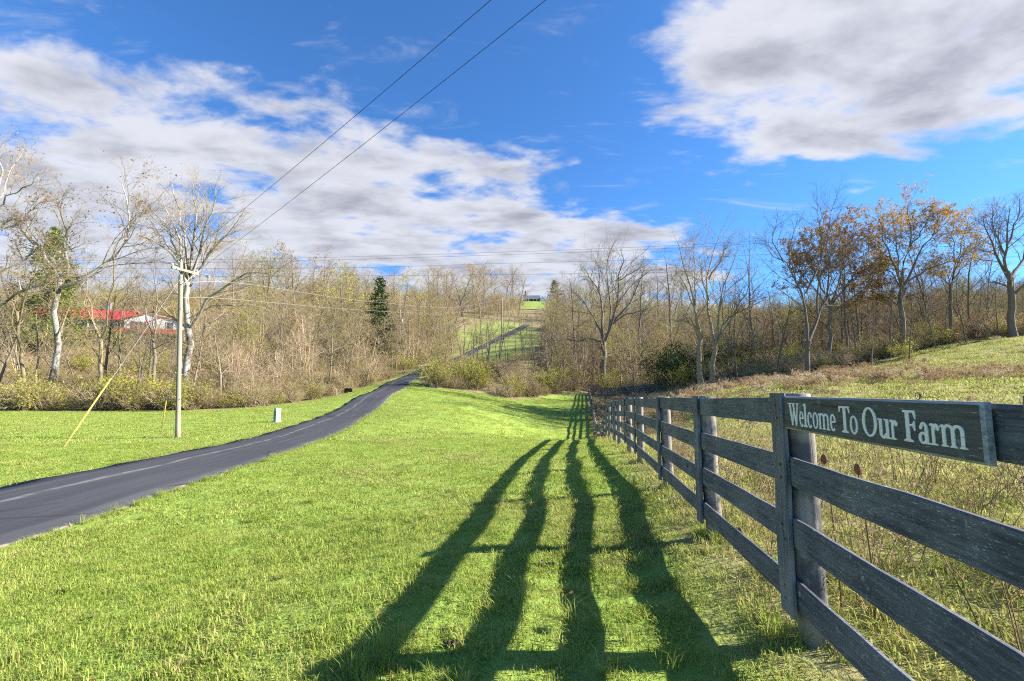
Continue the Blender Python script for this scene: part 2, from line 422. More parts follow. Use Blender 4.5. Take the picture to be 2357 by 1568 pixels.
# ------------------------------------------------------------------ drive
def mat_asphalt():
    m, t = new_mat("asphalt")
    g = t.n('ShaderNodeNewGeometry'); pos = g.outputs['Position']
    uvn = t.n('ShaderNodeUVMap'); sp = t.n('ShaderNodeSeparateXYZ'); t.put(sp.inputs[0], uvn.outputs[0])
    uu, vv = sp.outputs[0], sp.outputs[1]
    fine = t.noise(pos, 60, 4, 0.7); mid = t.noise(pos, 2.2, 5, 0.6); big = t.noise(pos, 0.35, 4, 0.5)
    strk = t.noise(t.mapping(uvn.outputs[0], scale=(14, 0.16, 1)), 1.0, 5, 0.6)
    c = t.mix(fine, (0.026, 0.028, 0.034, 1), (0.058, 0.061, 0.070, 1))
    c = t.mix(t.maprange(strk, 0.42, 0.68, 0, 0.6), c, (0.072, 0.075, 0.084, 1))
    c = t.mix(t.maprange(big, 0.45, 0.7, 0, 0.5), c, (0.030, 0.032, 0.038, 1))
    wv = t.math('MULTIPLY', t.math('SUBTRACT', t.noise(pos, 0.5, 3, 0.5), 0.5), 0.10)
    seam = t.math('ABSOLUTE', t.math('SUBTRACT', t.math('ADD', uu, wv), 0.34))
    sm_ = t.math('MULTIPLY', t.maprange(seam, 0.006, 0.035, 1.0, 0.0), t.maprange(mid, 0.33, 0.6, 0.05, 0.5))
    c = t.mix(sm_, c, (0.27, 0.27, 0.24, 1))
    ed = t.math('ADD', uu, t.math('MULTIPLY', t.math('SUBTRACT', t.noise(pos, 1.4, 5, 0.65), 0.5), 0.16))
    e2 = t.math('ADD', t.maprange(ed, 0.985, 1.01), t.maprange(ed, 0.01, -0.02))
    c = t.mix(e2, c, t.mix(fine, (0.15, 0.12, 0.085, 1), (0.30, 0.26, 0.20, 1)))
    cr = t.n('ShaderNodeTexVoronoi', feature='DISTANCE_TO_EDGE'); t.put(cr.inputs['Vector'], t.mapping(pos, scale=(0.35, 0.16, 0.3))); cr.inputs['Scale'].default_value = 1.0
    c = t.mix(t.math('MULTIPLY', t.maprange(cr.outputs[0], 0.0, 0.010, 0.85, 0.0), t.maprange(big, 0.44, 0.52)), c, (0.02, 0.02, 0.022, 1))
    finish(t, principled(t, c, 0.82, 0.35, fine, 0.35, 0.01))
    return m
cols = np.array([-1.0, -0.985, -0.7, -0.35, 0, 0.35, 0.7, 0.985, 1.0])
V, UV = [], []
for i in range(len(RY)):
    nx, ny = _ty[i], -_tx[i]
    for k, cc in enumerate(cols):
        jag = 0.05 * math.sin(RY[i] * 1.9 + k) + 0.035 * math.sin(RY[i] * 4.3 + 2 * k) if abs(cc) > 0.9 else 0
        d = cc * HALF * (1.0 - 0.24 * float(sm(85, 120, RY[i]))) + jag * (1 if cc > 0 else -1)
        x, y = RX[i] + nx * d, RY[i] + ny * d
        z = height(x, y) + 0.012 + 0.0006 * max(RY[i], 0) - (0.10 if abs(cc) == 1.0 else 0)
        V.append((x, y, z)); UV.append(((cc + 1) / 2, RY[i]))
n = len(cols); ii = np.arange(len(RY) * n).reshape(len(RY), n)
rq = np.stack([ii[:-1, :-1], ii[:-1, 1:], ii[1:, 1:], ii[1:, :-1]], -1).reshape(-1, 4)
tag(link("driveway", mesh_np("driveway", V, [rq], [mat_asphalt()], smooth=False, uv=UV)), kind='structure')

# ------------------------------------------------------------------ board fence
def mat_fencewood(name, dark, lite, speck=0.5):
    """old black-stained board: stretched grain, flaked pale specks, knots; local X runs along the board"""
    m, t = new_mat(name)
    tcn = t.n('ShaderNodeTexCoord'); oi = t.n('ShaderNodeObjectInfo')
    off = t.math('MULTIPLY', oi.outputs['Random'], 37.0)
    cx = t.n('ShaderNodeCombineXYZ'); t.put(cx.inputs[0], off); t.put(cx.inputs[1], off); t.put(cx.inputs[2], t.math('MULTIPLY', off, 0.7))
    p = t.vmath('ADD', tcn.outputs['Object'], cx.outputs[0])
    grain = t.noise(t.mapping(p, scale=(3.0, 60, 60)), 1.0, 6, 0.65, 0.4)
    fine = t.noise(t.mapping(p, scale=(45, 300, 300)), 1.0, 3, 0.6)
    blot = t.noise(p, 3.0, 5, 0.6)
    c = t.mix(t.maprange(grain, 0.3, 0.7), rgba(dark), rgba(lite))
    c = t.mix(t.maprange(blot, 0.40, 0.70, 0, 0.65), c, (lite[0] * 1.35, lite[1] * 1.30, lite[2] * 1.15, 1))
    c = t.mix(t.math('MULTIPLY', t.maprange(fine, 0.60, 0.68), t.maprange(blot, 0.3, 0.62, 0.15, speck)), c, (0.52, 0.53, 0.52, 1))
    vo = t.n('ShaderNodeTexVoronoi'); t.put(vo.inputs['Vector'], t.mapping(p, scale=(1.7, 0.4, 4.5))); vo.inputs['Scale'].default_value = 1.0
    knot = t.maprange(vo.outputs['Distance'], 0.04, 0.17, 1.0, 0.0)
    c = t.mix(t.math('MULTIPLY', knot, 0.8), c, (0.022, 0.020, 0.020, 1))
    lich = t.noise(p, 17, 4, 0.6)
    c = t.mix(t.math('MULTIPLY', t.maprange(lich, 0.66, 0.72), 0.5), c, (0.40, 0.44, 0.36, 1))
    bump = t.math('ADD', grain, t.math('MULTIPLY', fine, 0.4))
    finish(t, principled(t, c, 0.78, 0.35, bump, 0.55, 0.006))
    return m
M_RAIL = mat_fencewood("weathered_black_board", (0.042, 0.048, 0.058), (0.135, 0.148, 0.165), 0.95)
M_BATTEN = mat_fencewood("weathered_blue_grey_board", (0.055, 0.060, 0.070), (0.19, 0.195, 0.20), 0.55)
def mat_post():
    m, t = new_mat("weathered_round_post")
    tcn = t.n('ShaderNodeTexCoord'); oi = t.n('ShaderNodeObjectInfo')
    p = t.vmath('ADD', tcn.outputs['Object'], t.math('MULTIPLY', oi.outputs['Random'], 20.0))
    grain = t.noise(t.mapping(p, scale=(40, 40, 2.2)), 1.0, 6, 0.65, 0.3)
    blot = t.noise(p, 5.0, 5, 0.65)
    c = t.mix(grain, (0.16, 0.14, 0.115, 1), (0.40, 0.37, 0.32, 1))
    c = t.mix(t.maprange(blot, 0.46, 0.60, 0.0, 0.85), c, (0.065, 0.070, 0.080, 1))
    sp = t.n('ShaderNodeSeparateXYZ'); t.put(sp.inputs[0], tcn.outputs['Object'])
    c = t.mix(t.maprange(t.math('ADD', sp.outputs[2], t.math('MULTIPLY', blot, 0.3)), 0.46, 0.30), c, (0.26, 0.235, 0.17, 1))   # bare wood, never stained, near the ground
    finish(t, principled(t, c, 0.85, 0.2, grain, 0.6, 0.012))
    return m
M_POST = mat_post()
FT = Vector((FB, 1, 0)).normalized(); FN = Vector((FT.y, -FT.x, 0))       # along the fence, and to its right
FENCE_H = 1.235; RAIL_DROP = (0.022, 0.322, 0.622, 0.922); RAIL_W = 0.144

def board_mesh(name, L, wd, th, mats, rng, jig=0.004, segs=6):
    """board: X along (0..L), Y thickness, Z width (centred), slightly uneven edges and a small chamfer"""
    V, F = [], []
    ch = min(0.006, th * 0.25)
    prof = [(-th/2, -wd/2 + ch), (-th/2, wd/2 - ch), (-th/2 + ch, wd/2), (th/2 - ch, wd/2), (th/2, wd/2 - ch), (th/2, -wd/2 + ch), (th/2 - ch, -wd/2), (-th/2 + ch, -wd/2)]
    k = len(prof)
    for i in range(segs + 1):
        x = L * i / segs; dy, dz, dw = rng.normal(0, jig * 0.6), rng.normal(0, jig), rng.normal(0, jig * 0.7)
        if i in (0, segs): dy = 0
        for (y, z) in prof: V.append((x, y + dy, z + dz + (dw if z > 0 else -dw)))
    for i in range(segs):
        for j in range(k):
            a, b = i * k + j, i * k + (j + 1) % k
            F.append((a, b, b + k, a + k))
    me = bpy.data.meshes.new(name)
    me.from_pydata(V, [], F + [tuple(range(k))[::-1], tuple(segs * k + j for j in range(k))])
    for m in mats: me.materials.append(m)
    me.update(); return me
def place_between(o, a, b):
    """put a board with local X from a to b, local Z up, local Y horizontal"""
    x = (b - a).normalized(); y = Vector((0, 0, 1)).cross(x).normalized(); z = x.cross(y)
    o.matrix_basis = Matrix.Translation(a) @ Matrix((x, y, z)).transposed().to_4x4()

M_NAIL = simple_mat("rusty_nail", (0.10, 0.055, 0.035), 0.7, 0.3, 40)
NAIL = MB().tube([(0, -0.002, 0), (0, 0.003, 0)], [0.0055, 0.0065], 8).mesh("nail_head", [M_NAIL])
def fence_ys():
    ys = [-3.6, -1.3, 1.03, 2.49, 4.28, 6.43, 9.4, 11.6, 14.7, 16.7, 19.9]
    y = 19.9
    while y < 73: y += 2.42; ys.append(y)
    return ys
def build_fence(name, label, line, tops_extra=None, seed=1, cat='fence', flip=1):
    """line: list of (x, y) batten positions"""
    rng = np.random.default_rng(seed)
    root = empty(name, (line[0][0], line[0][1], height(*line[0])), label, cat)
    org = Vector(root.location)
    pts = []
    for i, (x, y) in enumerate(line):
        z = height(x, y) + FENCE_H + (rng.normal(0, 0.012) if i > 6 else 0)
        if tops_extra is not None and y < 21:
            z = CAM_Z + float(np.interp(y, tops_extra[0], tops_extra[1]))
        pts.append(Vector((x, y, z)))
    bat = [board_mesh("batten", 1.10, 0.145, 0.028, [M_BATTEN], rng, 0.004, 5) for _ in range(3)]
    posts = []
    for s in range(3):
        mb = MB(); n = 12
        rg = [0.068 + rng.normal(0, 0.002) for _ in range(8)]
        zs = [-0.30, 0.0, 0.2, 0.45, 0.7, 0.95, 1.19, 1.235]
        mb.tube([(rng.normal(0, 0.003), rng.normal(0, 0.003), z) for z in zs], [r * (1 if i < 7 else 0.93) for i, r in enumerate(rg)], n)
        posts.append(mb.mesh("post", [M_POST], True))
    rails = {}
    for i, p in enumerate(pts):
        t = (pts[min(i + 1, len(pts) - 1)] - pts[max(i - 1, 0)]); t.z = 0; t.normalize(); nr = Vector((t.y, -t.x, 0)) * flip
        o = link("batten", bat[i % 3], root)
        if 1 < i < 7:                                   # nail heads where each rail is fixed
            for dr in RAIL_DROP:
                for s_ in (-0.03, 0.035):
                    link("nail_head", NAIL, o, loc=(dr + RAIL_W / 2 + s_, -0.0155, rng.normal(0, 0.02)))
        lean = Vector((rng.normal(0, 0.012), rng.normal(0, 0.012), 0)) if i > 5 else Vector((0, 0, 0))
        a = p - org; xax = Vector((0, 0, -1)) + lean; xax.normalize()
        yax = nr - nr.dot(xax) * xax; yax.normalize(); zax = xax.cross(yax)
        o.matrix_basis = Matrix.Translation(a) @ Matrix((xax, yax, zax)).transposed().to_4x4()
        c = p + nr * (0.014 + 0.026 + 0.068)
        g = height(c.x, c.y)
        o = link("post", posts[i % 3], root, loc=Vector((c.x, c.y, p.z - 1.238)) - org, rot=(rng.normal(0, 0.012), rng.normal(0, 0.012), rng.uniform(0, 6.28)))
    for i in range(len(pts) - 1):
        a, b = pts[i], pts[i + 1]
        t = (b - a); t.z = 0; t.normalize(); nr = Vector((t.y, -t.x, 0)) * flip
        for k, dr in enumerate(RAIL_DROP):
            q = nr * 0.0275
            za, zb = rng.normal(0, 0.009), rng.normal(0, 0.009)
            if i < 4 and k < 4: za = zb = 0
            A = a + q - Vector((0, 0, dr + RAIL_W / 2 - za)); B = b + q - Vector((0, 0, dr + RAIL_W / 2 - zb))
            d = (B - A).normalized(); A = A + d * 0.004; B = B - d * 0.004
            me = board_mesh("rail", (B - A).length, RAIL_W, 0.025, [M_RAIL], rng, 0.0013 if i < 12 else 0.003, 8 if i < 6 else 3)
            o = link("rail", me, root); place_between(o, A - org, B - org)
    return root, pts
main_line = [(fx(y), y) for y in fence_ys()]
fence, fpts = build_fence("board_fence", "dark four-rail board fence running downhill past the welcome sign", main_line, ((-4, 1.03, 2.49, 4.28, 6.43, 9.4, 11.6, 14.7, 16.7, 19.9, 21), (-0.005, -0.013, -0.016, -0.053, -0.088, -0.140, -0.184, -0.322, -0.413, -0.60, -0.72)), seed=3)
cx_, cy_ = main_line[-1]
ex, ey = at(1580, 899, 66)[:2]
nb = 7
back_line = [(cx_ + 0.25 + (ex - cx_) * i / nb, cy_ + 0.3 + (ey - cy_) * i / nb) for i in range(nb + 1)]
build_fence("board_fence", "dark board fence crossing behind the pasture below the bushes", back_line, seed=8, flip=-1)

# ------------------------------------------------------------------ welcome sign
SIGN_L, SIGN_HT, SIGN_T = 1.185, 0.160, 0.022
def mat_sign(name, dark, lite):
    m, t = new_mat(name)
    tcn = t.n('ShaderNodeTexCoord'); p = tcn.outputs['Object']
    grain = t.noise(t.mapping(p, scale=(4, 70, 70)), 1.0, 6, 0.65, 0.3)
    fine = t.noise(t.mapping(p, scale=(22, 260, 260)), 1.0, 3, 0.6)
    blot = t.noise(p, 9, 5, 0.6)
    c = t.mix(t.maprange(grain, 0.3, 0.7), rgba(dark), rgba(lite))
    c = t.mix(t.math('MULTIPLY', t.maprange(fine, 0.62, 0.70), 0.55), c, (0.42, 0.43, 0.40, 1))
    c = t.mix(t.maprange(blot, 0.62, 0.75, 0, 0.5), c, (0.30, 0.31, 0.30, 1))
    sp = t.n('ShaderNodeSeparateXYZ'); t.put(sp.inputs[0], p)          # a split in the grain with a dark stain round it
    wv = t.math('MULTIPLY', t.math('SUBTRACT', t.noise(p, 14, 3, 0.6), 0.5), 0.010)
    zc = t.math('ABSOLUTE', t.math('SUBTRACT', t.math('ADD', sp.outputs[2], wv), t.math('MULTIPLY_ADD', sp.outputs[0], -0.022, 0.054)))
    along = t.maprange(t.math('ABSOLUTE', t.math('SUBTRACT', sp.outputs[0], 0.46)), 0.10, 0.19, 1.0, 0.0)
    c = t.mix(t.math('MULTIPLY', t.maprange(zc, 0.002, 0.010, 0.55, 0.0), along), c, (0.030, 0.032, 0.028, 1))
    c = t.mix(t.math('MULTIPLY', t.maprange(zc, 0.0004, 0.0016, 1.0, 0.0), along), c, (0.008, 0.008, 0.008, 1))
    finish(t, principled(t, c, 0.7, 0.35, grain, 0.4, 0.004))
    return m
M_SIGN = mat_sign("dark_painted_sign", (0.050, 0.058, 0.058), (0.105, 0.112, 0.108))
M_SIGNEDGE = mat_sign("worn_sign_edge", (0.20, 0.20, 0.20), (0.46, 0.45, 0.43))
def mat_letter():
    m, t = new_mat("white_letter_paint")
    tcn = t.n('ShaderNodeTexCoord')
    a = t.noise(t.mapping(tcn.outputs['Object'], scale=(30, 200, 200)), 1.0, 4, 0.6)
    c = t.mix(t.maprange(a, 0.58, 0.72), (0.78, 0.78, 0.73, 1), (0.46, 0.47, 0.46, 1))
    finish(t, principled(t, c, 0.6, 0.3))
    return m
M_LETTER = mat_letter()
sy0 = 2.37
s_top = CAM_Z - 0.030
origin = Vector((fx(sy0), sy0, 0)) + FN * (0.015 - SIGN_T) ; origin.z = s_top - SIGN_HT / 2
# local frame of the sign: X along towards the viewer, Y out of the board towards the lawn, Z up
sign = empty("welcome_sign", origin, "dark wooden welcome sign with white lettering fixed to the top fence rail", "sign")
xa = -FT; ya = FN; za = Vector((0, 0, 1))
sign.rotation_euler = Matrix((xa, ya, za)).transposed().to_euler()
e, hh, c2 = 0.014, SIGN_HT / 2, 0.012
rng = np.random.default_rng(5)
def ring(ins, y):
    y = -y
    return [(ins * 1.5, y, -hh + ins), (SIGN_L - ins * 0.9, y, -hh + ins), (SIGN_L - ins * 0.9, y, hh - ins), (ins * 1.5, y, hh - ins)]
V = ring(0, -SIGN_T / 2) + ring(0, SIGN_T / 2 - 0.007) + ring(0.008, SIGN_T / 2)
F = [((3, 2, 1, 0), 1), ((8, 9, 10, 11), 0)]
for r in (0, 4):
    for j in range(4):
        F.append(((r + j, r + (j + 1) % 4, r + 4 + (j + 1) % 4, r + 4 + j), 1))
me = bpy.data.meshes.new("board"); me.from_pydata(V, [], [f for f, _ in F]); me.polygons.foreach_set('material_index', [m for _, m in F])
me.materials.append(M_SIGN); me.materials.append(M_SIGNEDGE); me.update()
link("board", me, sign)
# hand-built letter shapes: straight strokes and elliptical ring pieces
def R_(cx, cy, rx, ry, tx, ty, a0, a1, n=22):
    return ('ring', cx, cy, rx, ry, tx, ty, a0, a1, n)
def Q_(*p): return ('poly', p)
def bar(x0, x1, y0, y1): return Q_((x0, y0), (x1, y0), (x1, y1), (x0, y1))
def foot(x0, x1, y=0.0, h=0.055, xa=None, xb=None, up=0.10):
    """bracketed slab serif on the baseline"""
    xa = xa if xa is not None else x0 + (x1 - x0) * 0.3; xb = xb if xb is not None else x1 - (x1 - x0) * 0.3
    return Q_((x0, y), (x1, y), (x1 - 0.01, y + h), (xb, y + up), (xa, y + up), (x0 + 0.01, y + h))
def head(x0, x1, y=1.0, h=0.055, up=0.10):
    xa = x0 + (x1 - x0) * 0.3; xb = x1 - (x1 - x0) * 0.3
    return Q_((x0, y), (x0 + 0.01, y - h), (xa, y - up), (xb, y - up), (x1 - 0.01, y - h), (x1, y))
GL = {
 'W': [Q_((0.06, 1), (0.24, 1), (0.42, 0.0), (0.30, 0.0)), Q_((0.30, 0), (0.42, 0), (0.56, 0.70), (0.50, 0.86)), Q_((0.42, 1), (0.58, 1), (0.78, 0.0), (0.66, 0.0)), Q_((0.66, 0), (0.78, 0), (0.95, 1), (0.86, 1)),
       bar(-0.03, 0.32, 0.955, 1.0), bar(0.37, 0.66, 0.955, 1.0), bar(0.77, 1.04, 0.955, 1.0)],
 'e': [R_(0.5, 0.5, 0.5, 0.52, 0.26, 0.11, 8, 318), bar(0.14, 0.97, 0.50, 0.60)],
 'l': [bar(0.30, 0.72, 0, 1.0), foot(0.02, 1.0), Q_((0.0, 0.90), (0.36, 0.93), (0.36, 1.0), (0.05, 0.955))],
 'c': [R_(0.52, 0.5, 0.52, 0.52, 0.28, 0.12, 48, 318), R_(0.80, 0.76, 0.15, 0.12, 0.15, 0.12, 0, 360, 12)],
 'o': [R_(0.5, 0.5, 0.5, 0.53, 0.23, 0.10, 0, 360, 30)],
 'm': [bar(0.07, 0.21, 0, 0.97), bar(0.43, 0.57, 0, 0.75), bar(0.79, 0.93, 0, 0.75), R_(0.325, 0.74, 0.245, 0.27, 0.14, 0.13, 0, 165), R_(0.69, 0.74, 0.24, 0.27, 0.14, 0.13, 0, 165),
       foot(0.0, 0.30), foot(0.36, 0.65), foot(0.72, 1.02), Q_((-0.02, 0.86), (0.10, 0.86), (0.10, 0.99), (0.02, 0.955))],
 'T': [bar(0.38, 0.64, 0, 1.0), foot(0.20, 0.82), bar(0.0, 1.0, 0.93, 1.0), Q_((0.0, 1.0), (0.0, 0.76), (0.07, 0.76), (0.16, 0.94)), Q_((1.0, 1.0), (0.84, 0.94), (0.95, 0.76), (1.02, 0.74))],
 'O': [R_(0.5, 0.5, 0.5, 0.52, 0.19, 0.075, 0, 360, 36)],
 'u': [bar(0.12, 0.36, 0.25, 1.0), R_(0.45, 0.30, 0.33, 0.32, 0.22, 0.15, 180, 350), bar(0.66, 0.90, 0.04, 1.0), Q_((-0.02, 0.95), (0.20, 0.88), (0.20, 1.0), (-0.02, 1.0)), Q_((0.52, 0.95), (0.74, 0.88), (0.74, 1.0), (0.52, 1.0)), foot(0.64, 1.08, 0.0, 0.06, 0.66, 0.90)],
 'r': [bar(0.20, 0.50, 0, 0.98), foot(0.02, 0.78), Q_((-0.02, 0.88), (0.26, 0.86), (0.26, 1.0), (0.06, 0.97)), R_(0.70, 0.62, 0.30, 0.38, 0.20, 0.16, 40, 165), R_(0.86, 0.80, 0.16, 0.13, 0.16, 0.13, 0, 360, 12)],
 'F': [bar(0.20, 0.50, 0, 1.0), foot(0.02, 0.72), bar(0.02, 0.98, 0.925, 1.0), Q_((0.98, 1.0), (0.78, 0.93), (0.92, 0.74), (1.0, 0.72)), bar(0.45, 0.86, 0.50, 0.57), Q_((0.86, 0.68), (0.72, 0.56), (0.72, 0.51), (0.86, 0.36), (0.92, 0.36), (0.92, 0.68))],
 'a': [R_(0.40, 0.27, 0.40, 0.29, 0.24, 0.11, 0, 360, 26), bar(0.58, 0.86, 0.06, 0.72), R_(0.50, 0.66, 0.36, 0.36, 0.26, 0.13, 0, 160), foot(0.60, 1.06, 0.0, 0.06, 0.62, 0.86), R_(0.24, 0.76, 0.13, 0.10, 0.13, 0.10, 0, 360, 12)],
}
def s_at(zx): return (sy0 - 1112.0 / (430 + 0.25 * zx)) * 1.0
CAP = {'W', 'T', 'O', 'F', 'l'}
WORDS = [("Welcome", [('W', 200, 296), ('e', 300, 340), ('l', 336, 374), ('c', 374, 420), ('o', 424, 474), ('m', 478, 580), ('e', 586, 640)]),
         ("To", [('T', 675, 772), ('o', 772, 845)]),
         ("Our", [('O', 890, 1028), ('u', 1036, 1148), ('r', 1148, 1220)]),
         ("Farm", [('F', 1275, 1398), ('a', 1415, 1524), ('r', 1524, 1614), ('m', 1624, 1868)])]
lift = 0
for word, letters in WORDS:
    V, F = [], []
    for ch, z0, z1 in letters:
        x0, x1 = s_at(z0), s_at(z1)
        mid = (x0 + x1) / 2 / SIGN_L
        base = -hh + SIGN_HT * (0.130 + 0.085 * mid)
        capt = -hh + SIGN_HT * 0.80
        ht = (capt - base) * (1.0 if ch in CAP else 0.655)
        for prim in GL[ch]:
            lift += 1
            yb = -(SIGN_T / 2 - 0.001); yt = -(SIGN_T / 2 + 0.0022 + 0.00006 * (lift % 9))
            if prim[0] == 'poly':
                pts = [(x0 + (x1 - x0) * a, base + ht * b) for a, b in prim[1]]
                b0 = len(V); k = len(pts)
                V += [(a, yt, b) for a, b in pts] + [(a, yb, b) for a, b in pts]
                F.append(tuple(range(b0, b0 + k)))
                for j in range(k): F.append((b0 + j, b0 + (j + 1) % k, b0 + k + (j + 1) % k, b0 + k + j))
            else:
                _, cx, cy, rx, ry, tx, ty, a0, a1, n = prim
                b0 = len(V)
                for i in range(n + 1):
                    an = math.radians(a0 + (a1 - a0) * i / n)
                    for k_, (ax, ay) in enumerate(((rx, ry), (max(rx - tx, 0.001), max(ry - ty, 0.001)))):
                        X = x0 + (x1 - x0) * (cx + ax * math.cos(an)); Z = base + ht * (cy + ay * math.sin(an))
                        V += [(X, yt, Z), (X, yb, Z)]
                for i in range(n):
                    q = b0 + i * 4
                    F += [(q, q + 4, q + 6, q + 2), (q, q + 1, q + 5, q + 4), (q + 2, q + 6, q + 7, q + 3)]
    me = bpy.data.meshes.new("lettering"); me.from_pydata(V, [], F); me.materials.append(M_LETTER); me.update()
    link("lettering", me, sign)
# curl of rusty hanging wire on the top edge
M_WIRE = simple_mat("rusty_wire", (0.055, 0.045, 0.040), 0.6)
mb = MB(); pts = []
xw = s_at(1390)
for i in range(34):
    a = -1.4 + i * 0.30; r = 0.0105 + 0.0004 * math.sin(i)
    pts.append((xw + r * math.cos(a), 0.004 * (i / 33), hh + 0.012 + r * math.sin(a)))
pts += [(xw + 0.018, 0.006, hh + 0.006), (xw + 0.035, 0.010, hh + 0.010), (xw + 0.055, 0.012, hh + 0.009), (xw + 0.068, 0.012, hh + 0.001)]
mb.tube(pts, 0.0011, 5)
link("hanging_wire", mb.mesh("hanging_wire", [M_WIRE], True), sign)
# ------------------------------------------------------------------ plant builders
def mat_leafy(name, cols, transl=0.35, attr=None, scale=0.6, rough=0.6):
    """thin leaf or blade: colour varies by piece (attribute), by plant and by place"""
    m, t = new_mat(name)
    oi = t.n('ShaderNodeObjectInfo'); g = t.n('ShaderNodeNewGeometry')
    n = t.math('ADD', t.math('MULTIPLY', t.noise(g.outputs['Position'], scale, 4, 0.6), 0.62), t.math('MULTIPLY', t.noise(g.outputs['Position'], scale * 0.16, 3, 0.55), 0.38))
    f = t.math('ADD', t.math('MULTIPLY', oi.outputs['Random'], 0.35), t.math('MULTIPLY', t.maprange(n, 0.3, 0.7, 0, 1, False), 0.35))
    a = t.n('ShaderNodeAttribute', attribute_name='tone')
    f = t.math('ADD', f, t.math('MULTIPLY', a.outputs['Fac'], 0.30))
    k = len(cols)
    c = t.ramp(f, [(0.12 + 0.76 * i / (k - 1), cc) for i, cc in enumerate(cols)])
    d = t.n('ShaderNodeBsdfDiffuse'); t.put(d.inputs[0], c)
    tr = t.n('ShaderNodeBsdfTranslucent'); t.put(tr.inputs[0], c)
    mx = t.n('ShaderNodeMixShader'); mx.inputs[0].default_value = transl
    t.put(mx.inputs[1], d.outputs[0]); t.put(mx.inputs[2], tr.outputs[0])
    finish(t, mx.outputs[0])
    return m
def mat_bark(name, a, b, scale=3.0, patch=None):
    m, t = new_mat(name)
    tcn = t.n('ShaderNodeTexCoord'); oi = t.n('ShaderNodeObjectInfo'); p = tcn.outputs['Object']
    n = t.noise(t.mapping(p, scale=(1, 1, 0.3)), scale * 3, 5, 0.65)
    c = t.mix(n, rgba(a), rgba(b))
    if patch:
        q = t.noise(t.mapping(p, scale=(1, 1, 0.45)), scale * 0.55, 5, 0.6)
        spz = t.n('ShaderNodeSeparateXYZ'); t.put(spz.inputs[0], p)
        q = t.math('ADD', q, t.maprange(spz.outputs[2], 1.0, 8.5, 0.13, -0.03))      # old scaly bark low down, bare white bark higher up
        c = t.mix(t.maprange(q, 0.50, 0.58), c, rgba(patch))
    else:
        k = t.maprange(oi.outputs['Random'], 0, 1, 0.75, 1.30, False)
        sc = t.n('ShaderNodeVectorMath', operation='SCALE'); t.put(sc.inputs[0], c); t.put(sc.inputs[3], k); c = sc.outputs[0]
    finish(t, principled(t, c, 0.9, 0.15, n, 0.6, 0.03))
    return m
M_BARK = mat_bark("grey_brown_bark", (0.19, 0.145, 0.085), (0.42, 0.335, 0.205))
M_TRUNK = mat_bark("grey_trunk_bark", (0.115, 0.092, 0.066), (0.27, 0.225, 0.165))
M_DARKBARK = mat_bark("dark_bark", (0.10, 0.083, 0.066), (0.25, 0.21, 0.165))
M_TANBARK = mat_bark("tan_twigs", (0.30, 0.225, 0.14), (0.52, 0.41, 0.275))
M_SYC = mat_bark("white_sycamore_bark", (0.25, 0.23, 0.20), (0.46, 0.435, 0.385), 1.4, (0.14, 0.112, 0.082))
M_ORANGE = mat_leafy("orange_brown_leaves", [(0.25, 0.145, 0.040), (0.45, 0.28, 0.070), (0.55, 0.40, 0.12)])
M_YELLOW = mat_leafy("yellow_green_leaves", [(0.26, 0.28, 0.04), (0.42, 0.42, 0.055), (0.52, 0.47, 0.07)])
M_OLIVE = mat_leafy("olive_leaves", [(0.20, 0.21, 0.045), (0.32, 0.31, 0.07), (0.42, 0.36, 0.11)])
M_TAN = mat_leafy("dry_tan_leaves", [(0.24, 0.16, 0.085), (0.38, 0.27, 0.16), (0.46, 0.35, 0.22)])
M_EVER = mat_leafy("dark_evergreen_needles", [(0.020, 0.045, 0.018), (0.040, 0.075, 0.026), (0.075, 0.115, 0.035)], 0.15)
M_PINE = mat_leafy("yellow_green_needles", [(0.075, 0.105, 0.025), (0.14, 0.17, 0.04), (0.20, 0.22, 0.055)], 0.2)

